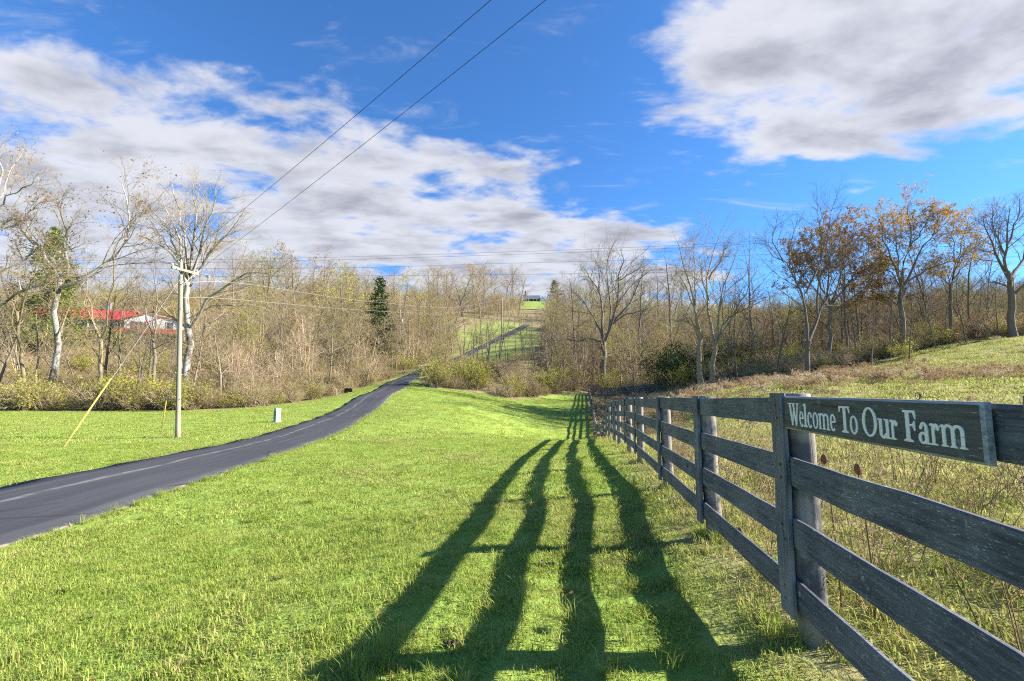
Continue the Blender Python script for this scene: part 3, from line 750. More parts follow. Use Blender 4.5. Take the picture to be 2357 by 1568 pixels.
def nrm(v): return v / (np.linalg.norm(v, axis=-1, keepdims=True) + 1e-9)
class Plant:
    def __init__(self, seed):
        self.r = np.random.default_rng(seed); self.t = {}; self.leaf = []
    def add(self, part, pts, rad, sides):
        self.t.setdefault((part, len(pts), sides), []).append((pts, rad))
    def grow(self, p, d, L, r, lvl, pr):
        n = pr['seg'][lvl]; st = L / n; rg = self.r
        pts = [p]; q = p
        wob = pr['wob'][lvl]; tr = pr['trop'][lvl]
        for i in range(n):
            d = d + rg.normal(0, wob, 3); d[2] += tr; d = d / math.sqrt(d @ d)
            q = q + d * st; pts.append(q)
        pts = np.array(pts); rad = np.linspace(r, r * pr['taper'][lvl], n + 1)
        self.limb(pts, rad, lvl, pr)
    def limb(self, pts, rad, lvl, pr):
        self.add(0 if lvl <= pr.get('trunk_lvl', 1) else 1, pts, rad, pr['sides'][lvl])
        if lvl + 1 >= len(pr['seg']):
            if pr.get('leaf', 0) > 0:
                for _ in range(self.r.poisson(pr['leaf'] * min(2.5, max(0.25, np.linalg.norm(pts[-1] - pts[0]) / 0.55)))):
                    f = self.r.uniform(0.2, 1.0) * (len(pts) - 1); i = min(int(f), len(pts) - 2)
                    self.leaf.append(pts[i] + (pts[i + 1] - pts[i]) * (f - i) + self.r.normal(0, pr.get('lspread', 0.08), 3))
            return
        self.kids(pts, rad, lvl, pr)
    def kids(self, pts, rad, lvl, pr, n=None, f0=None):
        rg = self.r; n = n if n is not None else pr['n'][lvl]; f0 = f0 if f0 is not None else pr['f0'][lvl]
        seg = np.linalg.norm(np.diff(pts, axis=0), axis=1); L = seg.sum()
        n = max(1, int(rg.normal(n, n * 0.15)))
        az = rg.uniform(0, 6.28)
        for k in range(n):
            f = f0 + (1 - f0) * (k + rg.uniform(0, 1)) / n
            g = min(f, 0.999) * (len(pts) - 1); i = int(g)
            pos = pts[i] + (pts[i + 1] - pts[i]) * (g - i); tan = nrm(pts[i + 1] - pts[i]); rl = rad[i] + (rad[i + 1] - rad[i]) * (g - i)
            az += 2.4 + rg.normal(0, 0.5)
            ref = np.array([0., 0, 1]) if abs(tan[2]) < 0.9 else np.array([1., 0, 0])
            a = nrm(np.cross(tan, ref)); b = np.cross(tan, a)
            an = rg.normal(pr['ang'][lvl], 0.16)
            d = tan * math.cos(an) + (a * math.cos(az) + b * math.sin(az)) * math.sin(an)
            Lc = L * pr['lr'][lvl] * (1 - pr.get('fall', 0.55) * (f - f0) / (1 - f0 + 1e-6)) * rg.uniform(0.7, 1.25)
            rc = min(rl * 0.72, max(pr['rr'][lvl] * rl, pr['rmin']))
            self.grow(pos, d, Lc, rc, lvl + 1, pr)
    def build(self, part, mats, leafsize=0.0, leafmat=1):
        V, F, off = [], [], 0
        for (pt, n, k), lst in self.t.items():
            if pt != part: continue
            P = np.array([a for a, _ in lst]); R = np.array([b for _, b in lst]); M = len(P)
            tg = np.empty_like(P); tg[:, 1:-1] = P[:, 2:] - P[:, :-2]; tg[:, 0] = P[:, 1] - P[:, 0]; tg[:, -1] = P[:, -1] - P[:, -2]
            tg = nrm(tg); ref = np.where(np.abs(tg[..., 2:3]) < 0.95, np.array([0., 0, 1]), np.array([1., 0, 0]))
            a = nrm(np.cross(tg, ref)); b = np.cross(tg, a)
            an = np.arange(k) * 2 * np.pi / k
            ring = P[:, :, None] + R[:, :, None, None] * (np.cos(an)[None, None, :, None] * a[:, :, None] + np.sin(an)[None, None, :, None] * b[:, :, None])
            V.append(ring.reshape(-1, 3))
            base = (np.arange(M) * n * k)[:, None, None] + (np.arange(n - 1) * k)[None, :, None] + off
            j = np.arange(k)[None, None]; j2 = (j + 1) % k
            F.append((np.stack([base + j, base + j2, base + k + j2, base + k + j], -1).reshape(-1, 4), 0)); off += M * n * k
        tone = None
        if leafsize > 0 and len(self.leaf) and part == 1:
            P = np.array(self.leaf); M = len(P); rg = self.r
            u = nrm(rg.normal(0, 1, (M, 3))); v = nrm(np.cross(u, rg.normal(0, 1, (M, 3)))); w_ = np.cross(u, v)
            s = leafsize * rg.uniform(0.6, 1.4, (M, 1))
            q = np.stack([P - u * s, P + v * s * 0.55 + w_ * s * 0.15, P + u * s, P - v * s * 0.55 + w_ * s * 0.15], 1)
            V.append(q.reshape(-1, 3)); F.append((np.arange(M * 4).reshape(M, 4) + off, leafmat)); 
            tone = np.concatenate([np.full(off, 0.5), np.repeat(rg.uniform(0, 1, M), 4)]); off += M * 4
        if not V: return None
        me = mesh_np("crown" if part else "trunk", np.concatenate(V), F, mats, smooth=(part == 0))
        if tone is not None:
            at_ = me.attributes.new('tone', 'FLOAT', 'POINT'); at_.data.foreach_set('value', tone.astype(np.float32))
        return me

# ------------------------------------------------------------------ grass blades
def blades_mesh(name, n, rad, h, wd, bend, seed, mats, dry=0.0):
    rg = np.random.default_rng(seed)
    a = rg.uniform(0, 6.28, n); rr = rad * np.sqrt(rg.uniform(0, 1, n))
    x, y = rr * np.cos(a), rr * np.sin(a)
    hh_ = h * rg.uniform(0.45, 1.25, n); ww = wd * rg.uniform(0.6, 1.3, n)
    d = rg.uniform(0, 6.28, n); bx, by = np.cos(d), np.sin(d); bn = bend * hh_ * rg.uniform(0.2, 1.4, n)
    px_, py_ = -by, bx
    V = np.zeros((n, 5, 3))
    for i, (f, s) in enumerate(((0, -1), (0, 1), (0.55, -0.85), (0.55, 0.85))):
        V[:, i, 0] = x + bx * bn * f * f + px_ * ww * 0.5 * s; V[:, i, 1] = y + by * bn * f * f + py_ * ww * 0.5 * s; V[:, i, 2] = hh_ * f - (0.015 if f == 0 else 0)
    V[:, 4, 0] = x + bx * bn; V[:, 4, 1] = y + by * bn; V[:, 4, 2] = hh_ * (1 - 0.15 * bend)
    b = np.arange(n)[:, None] * 5
    m = (rg.uniform(0, 1, n) < dry).astype(int)
    F = []
    for mi in (0, 1):
        bb = b[m == mi]
        F.append((np.hstack([bb, bb + 1, bb + 3, bb + 2]), mi)); F.append((np.hstack([bb + 2, bb + 3, bb + 4]), mi))
    me = mesh_np(name, V.reshape(-1, 3), F, mats)
    at_ = me.attributes.new('tone', 'FLOAT', 'POINT'); at_.data.foreach_set('value', np.repeat(rg.uniform(0, 1, n), 5).astype(np.float32))
    return me
_sc = [0]
def scatter(name, label, cat, protos, pts, scl, rot=None, kind='stuff', seed=0, pick=None):
    """one object whose points carry copies of the prototype meshes (for grass, weeds, undergrowth: nothing countable)"""
    rg = np.random.default_rng(seed); N = len(pts)
    col = bpy.data.collections.new(name + "_source")
    for i, me in enumerate(protos):
        col.objects.link(bpy.data.objects.new("%s_source_%02d" % (name, i), me))
    me = mesh_np(name, pts, [])
    if rot is None:
        rot = np.stack([rg.normal(0, 0.08, N), rg.normal(0, 0.08, N), rg.uniform(0, 6.28, N)], -1)
    me.attributes.new('rot', 'FLOAT_VECTOR', 'POINT').data.foreach_set('vector', np.asarray(rot, np.float32).ravel())
    me.attributes.new('scl', 'FLOAT', 'POINT').data.foreach_set('value', np.asarray(scl, np.float32))
    me.attributes.new('pick', 'INT', 'POINT').data.foreach_set('value', (rg.integers(0, len(protos), N) if pick is None else pick).astype(np.int32))
    o = link(name, me)
    ng = bpy.data.node_groups.new(name, 'GeometryNodeTree')
    ng.interface.new_socket('Geometry', in_out='INPUT', socket_type='NodeSocketGeometry'); ng.interface.new_socket('Geometry', in_out='OUTPUT', socket_type='NodeSocketGeometry')
    L = ng.links; gi = ng.nodes.new('NodeGroupInput'); go = ng.nodes.new('NodeGroupOutput')
    ci = ng.nodes.new('GeometryNodeCollectionInfo'); ci.inputs['Collection'].default_value = col; ci.inputs['Separate Children'].default_value = True; ci.inputs['Reset Children'].default_value = True
    ip = ng.nodes.new('GeometryNodeInstanceOnPoints'); ip.inputs['Pick Instance'].default_value = True
    def na(nm, ty):
        x = ng.nodes.new('GeometryNodeInputNamedAttribute'); x.data_type = ty; x.inputs['Name'].default_value = nm; return x.outputs[0]
    e2r = ng.nodes.new('FunctionNodeEulerToRotation'); L.new(na('rot', 'FLOAT_VECTOR'), e2r.inputs[0])
    L.new(gi.outputs[0], ip.inputs['Points']); L.new(ci.outputs[0], ip.inputs['Instance']); L.new(na('pick', 'INT'), ip.inputs['Instance Index'])
    L.new(e2r.outputs[0], ip.inputs['Rotation']); L.new(na('scl', 'FLOAT'), ip.inputs['Scale']); L.new(ip.outputs[0], go.inputs[0])
    md = o.modifiers.new('copies', 'NODES'); md.node_group = ng
    return tag(o, label, cat, kind=kind)
def sample(rg, x0, x1, y0, y1, per_m2, keep):
    n = int((x1 - x0) * (y1 - y0) * per_m2)
    x = rg.uniform(x0, x1, n); y = rg.uniform(y0, y1, n)
    k = keep(x, y); return x[k], y[k]
def frustum(x, y, m=2.0):
    return (np.abs(x) < 1.12 * np.maximum(y, 0) + m)

GRASS = [(0.145, 0.235, 0.038), (0.295, 0.385, 0.070), (0.43, 0.485, 0.125), (0.54, 0.535, 0.21)]
M_GRASS = mat_leafy("lawn_blades", GRASS, 0.48, scale=0.9)
M_STRAW = mat_leafy("straw_blades", [(0.26, 0.22, 0.085), (0.42, 0.36, 0.17)], 0.3)
PGRASS = [(0.17, 0.25, 0.042), (0.34, 0.39, 0.085), (0.50, 0.48, 0.18), (0.58, 0.52, 0.28)]
M_PGRASS = mat_leafy("pasture_blades", PGRASS, 0.42, scale=0.7)
rg = np.random.default_rng(21)
def on_lawn(x, y):
    l, p = zones(x, y); return (rg.uniform(0, 1, len(x)) < l) & (np.abs(road_dist(x, y)) > HALF + 0.02)
near = [blades_mesh("lawn_tuft", 74, 0.13, 0.031, 0.0048, 1.25, 100 + i, [M_GRASS, M_STRAW], 0.40 if i == 4 else 0.07) for i in range(5)]
midb = [blades_mesh("lawn_tuft", 54, 0.22, 0.034, 0.0095, 1.25, 120 + i, [M_GRASS, M_STRAW], 0.40 if i == 3 else 0.07) for i in range(4)]
farb = [blades_mesh("lawn_tuft", 40, 0.42, 0.046, 0.024, 1.2, 140 + i, [M_GRASS, M_STRAW], 0.35 if i == 3 else 0.08) for i in range(4)]
P_, S_, K_ = [], [], []
for (y0, y1, dens, base, cnt) in ((0.6, 6.5, 95, 0, 5), (6.5, 19, 30, 5, 4), (19, 66, 6.0, 9, 4)):
    x, y = sample(rg, -1.12 * y1 - 2, min(fx(y1) + 1, 1.12 * y1 + 2), y0, y1, dens, lambda x, y: frustum(x, y) & on_lawn(x, y))
    P_.append(np.stack([x, y, height(x, y)], -1)); S_.append(rg.uniform(0.75, 1.2, len(x)) * (1 + 0.25 * wobble(x * 2, y * 2))); K_.append(base + np.where(wobble(x * 0.7 + 3, y * 0.7) + 0.25 * rg.normal(0, 1, len(x)) > 0.42, cnt - 1, rg.integers(0, cnt - 1, len(x))))
# ranker tufts left by the mower along the drive edge and the posts
tallp = [blades_mesh("lawn_tuft", 34, 0.07, 0.17, 0.006, 0.8, 160 + i, [M_GRASS, M_STRAW], 0.15) for i in range(3)]
x, y = [], []
for i in range(900):
    yy = rg.uniform(1, 40); sgn = 1 if rg.uniform() < 0.6 else -1
    xx = np.interp(yy, RY, RX) + sgn * (HALF + rg.uniform(0.02, 0.16)) / max(np.interp(yy, RY, _ty), 0.5)
    x.append(xx); y.append(yy)
for yf in fence_ys()[1:14]:
    for i in range(16): x.append(fx(yf) + rg.normal(0.1, 0.10)); y.append(yf + rg.normal(0, 0.10))
for i in range(30):
    x.append(rg.normal(-0.55, 0.12)); y.append(rg.normal(2.35, 0.10))
for i in range(260): x.append(rg.uniform(-7, 1.2)); y.append(rg.uniform(1.5, 9))
x, y = np.array(x), np.array(y); k_ = np.abs(road_dist(x, y)) > HALF - 0.02; x, y = x[k_], y[k_]
P_.append(np.stack([x, y, height(x, y)], -1)); S_.append(rg.uniform(0.3, 0.8, len(x))); K_.append(13 + rg.integers(0, 3, len(x)))
scatter("lawn_grass", "short bright green lawn grass between the driveway and the board fence", "grass", near + midb + farb + tallp,
        np.concatenate(P_), np.concatenate(S_), seed=3, pick=np.concatenate(K_))
# pasture on the other side
def on_past(x, y):
    l, p = zones(x, y); return rg.uniform(0, 1, len(x)) < p
pn = [blades_mesh("pasture_tuft", 46, 0.14, 0.060, 0.0058, 1.2, 200 + i, [M_PGRASS, M_STRAW], 0.24) for i in range(5)]
pm = [blades_mesh("pasture_tuft", 42, 0.26, 0.075, 0.012, 1.2, 220 + i, [M_PGRASS, M_STRAW], 0.26) for i in range(4)]
pf = [blades_mesh("pasture_tuft", 36, 0.50, 0.11, 0.030, 1.1, 240 + i, [M_PGRASS, M_STRAW], 0.26) for i in range(4)]
P_, S_, K_ = [], [], []
for (y0, y1, dens, base, cnt) in ((0.4, 5.5, 60, 0, 5), (5.5, 18, 20, 5, 4), (18, 58, 4.5, 9, 4)):
    x, y = sample(rg, 0.8, 1.12 * y1 + 4, y0, y1, dens, lambda x, y: frustum(x, y, 3) & on_past(x, y))
    P_.append(np.stack([x, y, height(x, y)], -1)); S_.append(rg.uniform(0.6, 1.3, len(x)) * (1 + 0.35 * wobble(x * 1.5, y * 1.5))); K_.append(base + rg.integers(0, cnt, len(x)))
scatter("pasture_grass", "rough yellow-green pasture grass on the slope behind the fence", "grass", pn + pm + pf, np.concatenate(P_), np.concatenate(S_), seed=4, pick=np.concatenate(K_))
# dry goldenrod and weeds
def weed_mesh(seed, h, nst, spread, fluff, mats, fl=0.030, nf=26, stem=0.0035):
    p = Plant(seed); rg = p.r
    for i in range(nst):
        a = rg.uniform(0, 6.28); r0 = spread * rg.uniform(0, 0.5)
        b = np.array([r0 * math.cos(a), r0 * math.sin(a), -0.03]); d = np.array([rg.normal(0, 0.28), rg.normal(0, 0.28), 1.0])
        L = h * rg.uniform(0.6, 1.15); pts = np.array([b + d * L * f + np.array([0.10 * L * f * f * math.cos(a), 0.10 * L * f * f * math.sin(a), -0.1 * L * f * f]) for f in np.linspace(0, 1, 5)])
        p.add(1, pts, np.linspace(stem, stem * 0.5, 5), 3)
        for k in range(6):
            f = rg.uniform(0.45, 1.0); q = b + d * L * f; e_ = q + np.array([rg.normal(0, 0.09), rg.normal(0, 0.09), rg.uniform(0.02, 0.14)]) * L
            p.add(1, np.array([q, (q + e_) / 2 + [0, 0, 0.01], e_]), np.array([stem * 0.6, stem * 0.5, stem * 0.3]), 3)
            for _ in range(int(nf * fluff / 6)): p.leaf.append(e_ + rg.normal(0, 0.035, 3) * (h ** 0.5))
        for _ in range(int(nf * fluff)): p.leaf.append(pts[-1] + rg.normal(0, 0.045, 3) * np.array([1, 1, 1.5]) * (h ** 0.5))
        for _ in range(5): p.leaf.append(b + d * L * rg.uniform(0.1, 0.8) + rg.normal(0, 0.05, 3))
    return p.build(1, mats, fl)
M_FLUFF = mat_leafy("pale_seed_heads", [(0.30, 0.23, 0.14), (0.48, 0.39, 0.26), (0.60, 0.52, 0.38)], 0.35)
M_STEM = mat_bark("dry_stems", (0.16, 0.10, 0.06), (0.32, 0.22, 0.14))
weeds_n = [weed_mesh(300 + i, 0.95, 7, 0.35, 0.6 if i % 2 else 0.25, [M_STEM, M_FLUFF if i % 2 else M_TAN], 0.009, 36, 0.0040) for i in range(5)]
weeds_f = [weed_mesh(320 + i, 0.95, 12, 1.1, 1.0, [M_STEM, M_FLUFF if i < 2 else M_TAN], 0.036, 26, 0.006) for i in range(5)]
P_, S_, K_ = [], [], []
# clumps right behind the near fence
x, y = sample(rg, 1.5, 9, 0.7, 10, 7.5, lambda x, y: (x > fx(y) + 0.35) & frustum(x, y, 3) & (rg.uniform(0, 1, len(x)) < np.clip(1.2 - 0.30 * (x - fx(y)) + 0.6 * wobble(x, y), 0.05, 1)))
P_.append(np.stack([x, y, height(x, y)], -1)); S_.append(rg.uniform(0.25, 0.95, len(x))); K_.append(rg.integers(0, 5, len(x)))
# the brown goldenrod bank across the slope
def bank(x, y):
    c = at(1640, 890, 52); a = np.hypot((x - 20) / 13, (y - 46) / 8.0)
    b = np.hypot((x - 20) / 20, (y - 30) / 4.0) 
    return frustum(x, y, 6) & on_past(x, y) & (rg.uniform(0, 1, len(x)) < np.clip(1.5 - 1.15 * np.minimum(a, b * 1.1) + 0.45 * wobble(x * 0.6, y * 0.8), 0.05, 1.0))
x, y = sample(rg, 3, 70, 14, 66, 1.1, bank)
P_.append(np.stack([x, y, height(x, y)], -1)); S_.append(rg.uniform(0.4, 0.9, len(x))); K_.append(5 + rg.integers(0, 5, len(x)))
# long grass and stalks in the dip behind the fence and under the back fence
x, y = sample(rg, 5, 24, 24, 74, 0.8, lambda x, y: on_past(x, y) & (x < fx(y) + 7))
P_.append(np.stack([x, y, height(x, y)], -1)); S_.append(rg.uniform(0.35, 0.8, len(x))); K_.append(5 + rg.integers(0, 5, len(x)))
scatter("dry_weeds", "dry brown goldenrod and weed stalks in the pasture behind the fence", "weeds", weeds_n + weeds_f, np.concatenate(P_), np.concatenate(S_), seed=5, pick=np.concatenate(K_))

# fallen leaves lying on the lawn, the pasture and the verge
def leaf_litter(seed, mats, s=0.014):
    p = Plant(seed); 
    rg_ = p.r; V, F = [], []
    for k in range(3):
        c = np.array([rg_.normal(0, 0.09), rg_.normal(0, 0.09), 0.028 + rg_.uniform(0, 0.012)]); a = rg_.uniform(0, 6.28); u_ = np.array([math.cos(a), math.sin(a), rg_.normal(0, 0.25)]); v_ = np.array([-math.sin(a), math.cos(a), rg_.normal(0, 0.25)])
        b_ = len(V); q = s * rg_.uniform(0.6, 1.3)
        V += [c - u_ * q * 1.3, c + v_ * q * 0.7 + [0, 0, 0.006], c + u_ * q * 1.3, c - v_ * q * 0.7 + [0, 0, 0.006], c]
        F += [(b_, b_ + 1, b_ + 4), (b_ + 1, b_ + 2, b_ + 4), (b_ + 2, b_ + 3, b_ + 4), (b_ + 3, b_, b_ + 4)]
    return mesh_np("fallen_leaf", np.array(V), [np.array(F)], mats)
M_LITTER = mat_leafy('brown_fallen_leaves', [(0.10, 0.06, 0.03), (0.22, 0.13, 0.07), (0.32, 0.21, 0.12)], 0.2)
lit = [leaf_litter(350 + i, [M_LITTER]) for i in range(4)]
x, y = sample(rg, -14, 12, 1, 13, 2.2, lambda x, y: frustum(x, y, 3) & (np.abs(road_dist(x, y)) > HALF) & (rg.uniform(0, 1, len(x)) < np.where(x > fx(y), 1.0, 0.22)))
scatter("fallen_leaves", "scattered small dry leaves lying in the grass", "leaves", lit, np.stack([x, y, height(x, y)], -1), rg.uniform(0.6, 1.3, len(x)), seed=12)
# ------------------------------------------------------------------ trees
def woods_params(**kw):
    pr = dict(seg=[8, 5, 4, 3, 2], n=[17, 7, 6, 4], ang=[0.75, 0.70, 0.65, 0.65], lr=[0.42, 0.50, 0.52, 0.60], trop=[0.02, 0.05, 0.04, 0.03, 0.02],
              wob=[0.06, 0.13, 0.17, 0.20, 0.22], taper=[0.25, 0.35, 0.4, 0.5, 0.6], rr=[0.45, 0.5, 0.55, 0.6], rmin=0.015, sides=[8, 5, 3, 3, 3], f0=[0.30, 0.25, 0.2, 0.2], trunk_lvl=1, leaf=0, fall=0.55)
    pr.update(kw); return pr
def proto_tree(seed, H, r, mats, leafsize=0.0, lean=0.0, nstem=1, **kw):
    pr = woods_params(**kw); p = Plant(seed)
    for s in range(nstem):
        a = p.r.uniform(0, 6.28); tilt = lean if nstem == 1 else 0.16
        d = np.array([math.cos(a) * tilt, math.sin(a) * tilt, 1.0]); d /= np.linalg.norm(d)
        p.grow(np.array([0.15 * s * math.cos(a), 0.15 * s * math.sin(a), -0.4]), d, (H + 0.4) * (1 if s == 0 else 0.85), r * (1 if s == 0 else 0.8), 0, pr)
    return dict(trunk=p.build(0, [mats[0]]), crown=p.build(1, [mats[1] if len(mats) > 2 else mats[0], mats[-1]], leafsize), H=H)
def put_tree(name, pt, x, y, H, label, group, rz=0.0, cat='tree', wide=1.0):
    k = H / pt['H']
    o = empty(name, (x, y, height(x, y) - 0.05), label, cat, group, rz); o.scale = (k * wide, k * wide, k)
    if pt.get('trunk'): link("trunk", pt['trunk'], o)
    if pt.get('crown'): link("crown", pt['crown'], o)
    return o
BARE = [proto_tree(400 + i, 14, 0.17, [M_TRUNK, M_BARK, M_BARK], lean=0.08 * (i % 3), f0=[0.28 + 0.05 * (i % 3), 0.25, 0.2, 0.2]) for i in range(5)]
DARK = [proto_tree(420 + i, 13, 0.15, [M_DARKBARK, M_DARKBARK], lean=0.06 * i, n=[12, 5, 5, 4]) for i in range(3)]
SLIM = [proto_tree(430 + i, 10, 0.10, [M_DARKBARK, M_DARKBARK], n=[10, 5, 4, 3], lr=[0.30, 0.5, 0.5, 0.6], f0=[0.40, 0.2, 0.2, 0.2]) for i in range(3)]
BUDDED = [proto_tree(440 + i, 13, 0.16, [M_TRUNK, M_BARK, M_OLIVE], 0.07, leaf=2.7, n=[14, 6, 5, 3]) for i in range(3)]
GOLD = [proto_tree(450 + i, 13, 0.17, [M_TRUNK, M_BARK, M_YELLOW], 0.10, leaf=2.6, n=[14, 6, 5, 3]) for i in range(2)]
RUST = [proto_tree(455 + i, 14, 0.18, [M_TRUNK, M_BARK, M_ORANGE], 0.10, leaf=2.0, n=[14, 6, 5, 3]) for i in range(2)]
TANS = [proto_tree(460 + i, 6, 0.07, [M_TANBARK, M_TANBARK, M_TAN], 0.05, nstem=3, leaf=0.35, n=[9, 6, 5, 4], f0=[0.12, 0.15, 0.2, 0.2], lr=[0.50, 0.5, 0.55, 0.6], rmin=0.009, seg=[6, 4, 3, 2, 2]) for i in range(4)]
def conifer(seed, H, spread, mats, nwh=26, leafsize=0.13, per=34):
    p = Plant(seed); rg = p.r
    p.add(0, np.array([[0, 0, z] for z in np.linspace(-0.3, H, 8)]), np.linspace(0.17, 0.02, 8), 7)
    for k in range(nwh):
        f = 0.06 + 0.93 * k / nwh; z = H * f
        for j in range(6):
            a = rg.uniform(0, 6.28); L = spread * (1 - f) ** 0.8 * rg.uniform(0.6, 1.2) + 0.15
            d = np.array([math.cos(a), math.sin(a), rg.uniform(-0.15, 0.35)])
            pts = np.array([np.array([0, 0, z]) + d * L * t_ + np.array([0, 0, 0.10 * L * t_ * t_]) for t_ in (0, 0.5, 1.0)])
            p.add(1, pts, np.array([0.03, 0.02, 0.008]), 3)
            for _ in range(int(per * L / spread) + 6):
                t_ = rg.uniform(0.25, 1.05); p.leaf.append(pts[0] + d * L * t_ + rg.normal(0, 0.13 + 0.10 * L * 0.5, 3))
    return dict(trunk=p.build(0, [mats[0]]), crown=p.build(1, mats, leafsize), H=H)
for _ps, _lk in ((BARE, 'bare grey-brown tree'), (DARK, 'bare dark tree'), (SLIM, 'slender dark tree'), (BUDDED, 'tree with sparse olive leaves'), (GOLD, 'yellow-leaved tree'), (RUST, 'rust-leaved tree'), (TANS, 'tan many-stemmed tree')):
    for _p in _ps: _p['look'] = _lk
CEDAR = conifer(470, 11, 2.6, [M_BARK, M_EVER])
PINE = conifer(471, 16, 4.6, [M_BARK, M_PINE], 30, 0.12, 150)
def bush(seed, H, W, mats, leaf=3.0, ls=0.07, nst=16):
    pr = woods_params(seg=[4, 3, 2], n=[7, 5], ang=[0.6, 0.7], lr=[0.5, 0.55], trop=[0.0, 0.03, 0.02], wob=[0.14, 0.2, 0.2], taper=[0.4, 0.5, 0.6], rr=[0.6, 0.6], rmin=0.008, sides=[3, 3, 3], f0=[0.15, 0.15], trunk_lvl=0, leaf=leaf, lspread=0.13)
    p = Plant(seed)
    for s in range(nst):
        a = p.r.uniform(0, 6.28); t_ = p.r.uniform(0, 1) ** 0.6
        d = np.array([math.cos(a) * t_ * W / H, math.sin(a) * t_ * W / H, 1.0]); d /= np.linalg.norm(d)
        p.grow(np.array([0.25 * math.cos(a) * t_, 0.25 * math.sin(a) * t_, -0.1]), d, H * p.r.uniform(0.75, 1.2), 0.03, 0, pr)
    return dict(trunk=p.build(0, [mats[0]]), crown=p.build(1, mats, ls), H=H)
YBUSH = [bush(480 + i, 2.6, 2.4, [M_BARK, M_YELLOW], 3.6, 0.075) for i in range(3)]
GBUSH = [bush(490 + i, 3.0, 2.2, [M_BARK, M_EVER], 13.0, 0.060, 24) for i in range(2)]
BRUSH = [bush(500 + i, 2.4, 2.4, [M_TANBARK if i % 2 else M_BARK, M_TAN if i % 3 == 1 else M_OLIVE], 1.3, 0.05, 18) for i in range(5)]
def joined(pt):
    """trunk and twigs of a small bush as one mesh, for the uncountable undergrowth"""
    a, b = pt['trunk'], pt['crown']; V, F, off = [], [], 0; tone = []
    for k, me in enumerate((a, b)):
        n_ = len(me.vertices); co = np.empty(n_ * 3, np.float32); me.vertices.foreach_get('co', co); V.append(co.reshape(-1, 3))
        li = np.empty(len(me.loops), np.int32); me.loops.foreach_get('vertex_index', li)
        mi = np.empty(len(me.polygons), np.int32); me.polygons.foreach_get('material_index', mi)
        q = li.reshape(-1, 4) + off
        for m in (0, 1): F.append((q[mi == m], m))
        off += n_
    me = mesh_np("brush", np.concatenate(V), F, list(b.materials)); return me

PROF = np.array([(-600, 560), (-200, 600), (0, 610), (150, 640), (330, 640), (520, 590), (580, 570), (620, 588), (680, 582), (720, 602), (760, 588), (800, 616), (850, 628), (920, 614), (1000, 614), (1060, 614), (1120, 606), (1175, 612), (1200, 636), (1206, 715), (1262, 715),
                 (1270, 652), (1290, 645), (1320, 652), (1400, 642), (1500, 640), (1560, 630), (1650, 600), (1700, 590), (1760, 600), (1850, 612), (1950, 612), (2050, 622), (2200, 602), (2280, 630), (2357, 640), (2800, 640)], float)
def top_limit(x, y):
    px = 1178.5 + FPX * x / y
    yy = np.interp(px, PROF[:, 0], PROF[:, 1])
    return (898 - yy) / FPX * y + CAM_Z - height(x, y)
taken = []
def fill(n, pxr, Yr, Hr, protos, name, label, group, seed, gap=2.4, keep=None, wide=(0.9, 1.3), skyline=False, edge=0.8):
    rg = np.random.default_rng(seed); done = tries = 0
    while done < n and tries < n * 60:
        tries += 1
        Y = math.exp(rg.uniform(math.log(Yr[0]), math.log(Yr[1]))); px = rg.uniform(*pxr); x = (px - 1178.5) / FPX * Y
        X_, Y_ = np.array([x]), np.array([Y])
        if max(sdist(LAWN, X_, Y_)[0], sdist(PAST, X_, Y_)[0], sdist(HILL, X_, Y_)[0], sdist(CLEAR, X_, Y_)[0]) > -edge: continue
        if abs(road_dist(X_, Y_)[0]) < 4: continue
        if keep and not keep(px, Y, x): continue
        if any((x - a) ** 2 + (Y - b) ** 2 < gap * gap for a, b in taken): continue
        H = rg.uniform(*Hr); lim = top_limit(x, Y)
        if skyline: H = lim * rg.uniform(0.90, 1.06)
        H = min(H, lim * rg.uniform(0.92, 1.05))
        if H < Hr[0] * 0.6 or H > 26: continue
        taken.append((x, Y)); done += 1
        pt = protos[rg.integers(len(protos))]
        size = "tall" if H > Hr[0] + 0.66 * (Hr[1] - Hr[0]) else "low" if H < Hr[0] + 0.33 * (Hr[1] - Hr[0]) else "mid-sized"
        lab = "%s %s %s" % (size, pt['look'], label)
        put_tree(name, pt, x, Y, H, lab, group, rg.uniform(0, 6.28), wide=rg.uniform(*wide))
    return done

# ---- the trees one can single out: their limbs follow the photograph, each at its own distance
HPR = dict(seg=[8, 7, 5, 3, 2], n=[6, 13, 7, 5], ang=[0.7, 0.65, 0.65, 0.65], lr=[0.4, 0.46, 0.50, 0.6], trop=[0.02, 0.02, 0.05, 0.04, 0.02],
           wob=[0.05, 0.10, 0.16, 0.20, 0.22], taper=[0.3, 0.35, 0.4, 0.5, 0.6], rr=[0.45, 0.42, 0.5, 0.6], rmin=0.016, sides=[10, 7, 4, 3, 3], f0=[0.3, 0.25, 0.2, 0.15], trunk_lvl=1, leaf=0, fall=0.45)
def resample(P, n, rg, jit):
    P = np.array(P); seg = np.r_[0, np.cumsum(np.linalg.norm(np.diff(P, axis=0), axis=1))]
    s = np.linspace(0, seg[-1], n); Q = np.stack([np.interp(s, seg, P[:, k]) for k in range(3)], -1)
    Q[1:-1] += rg.normal(0, jit, (n - 2, 3)); return Q
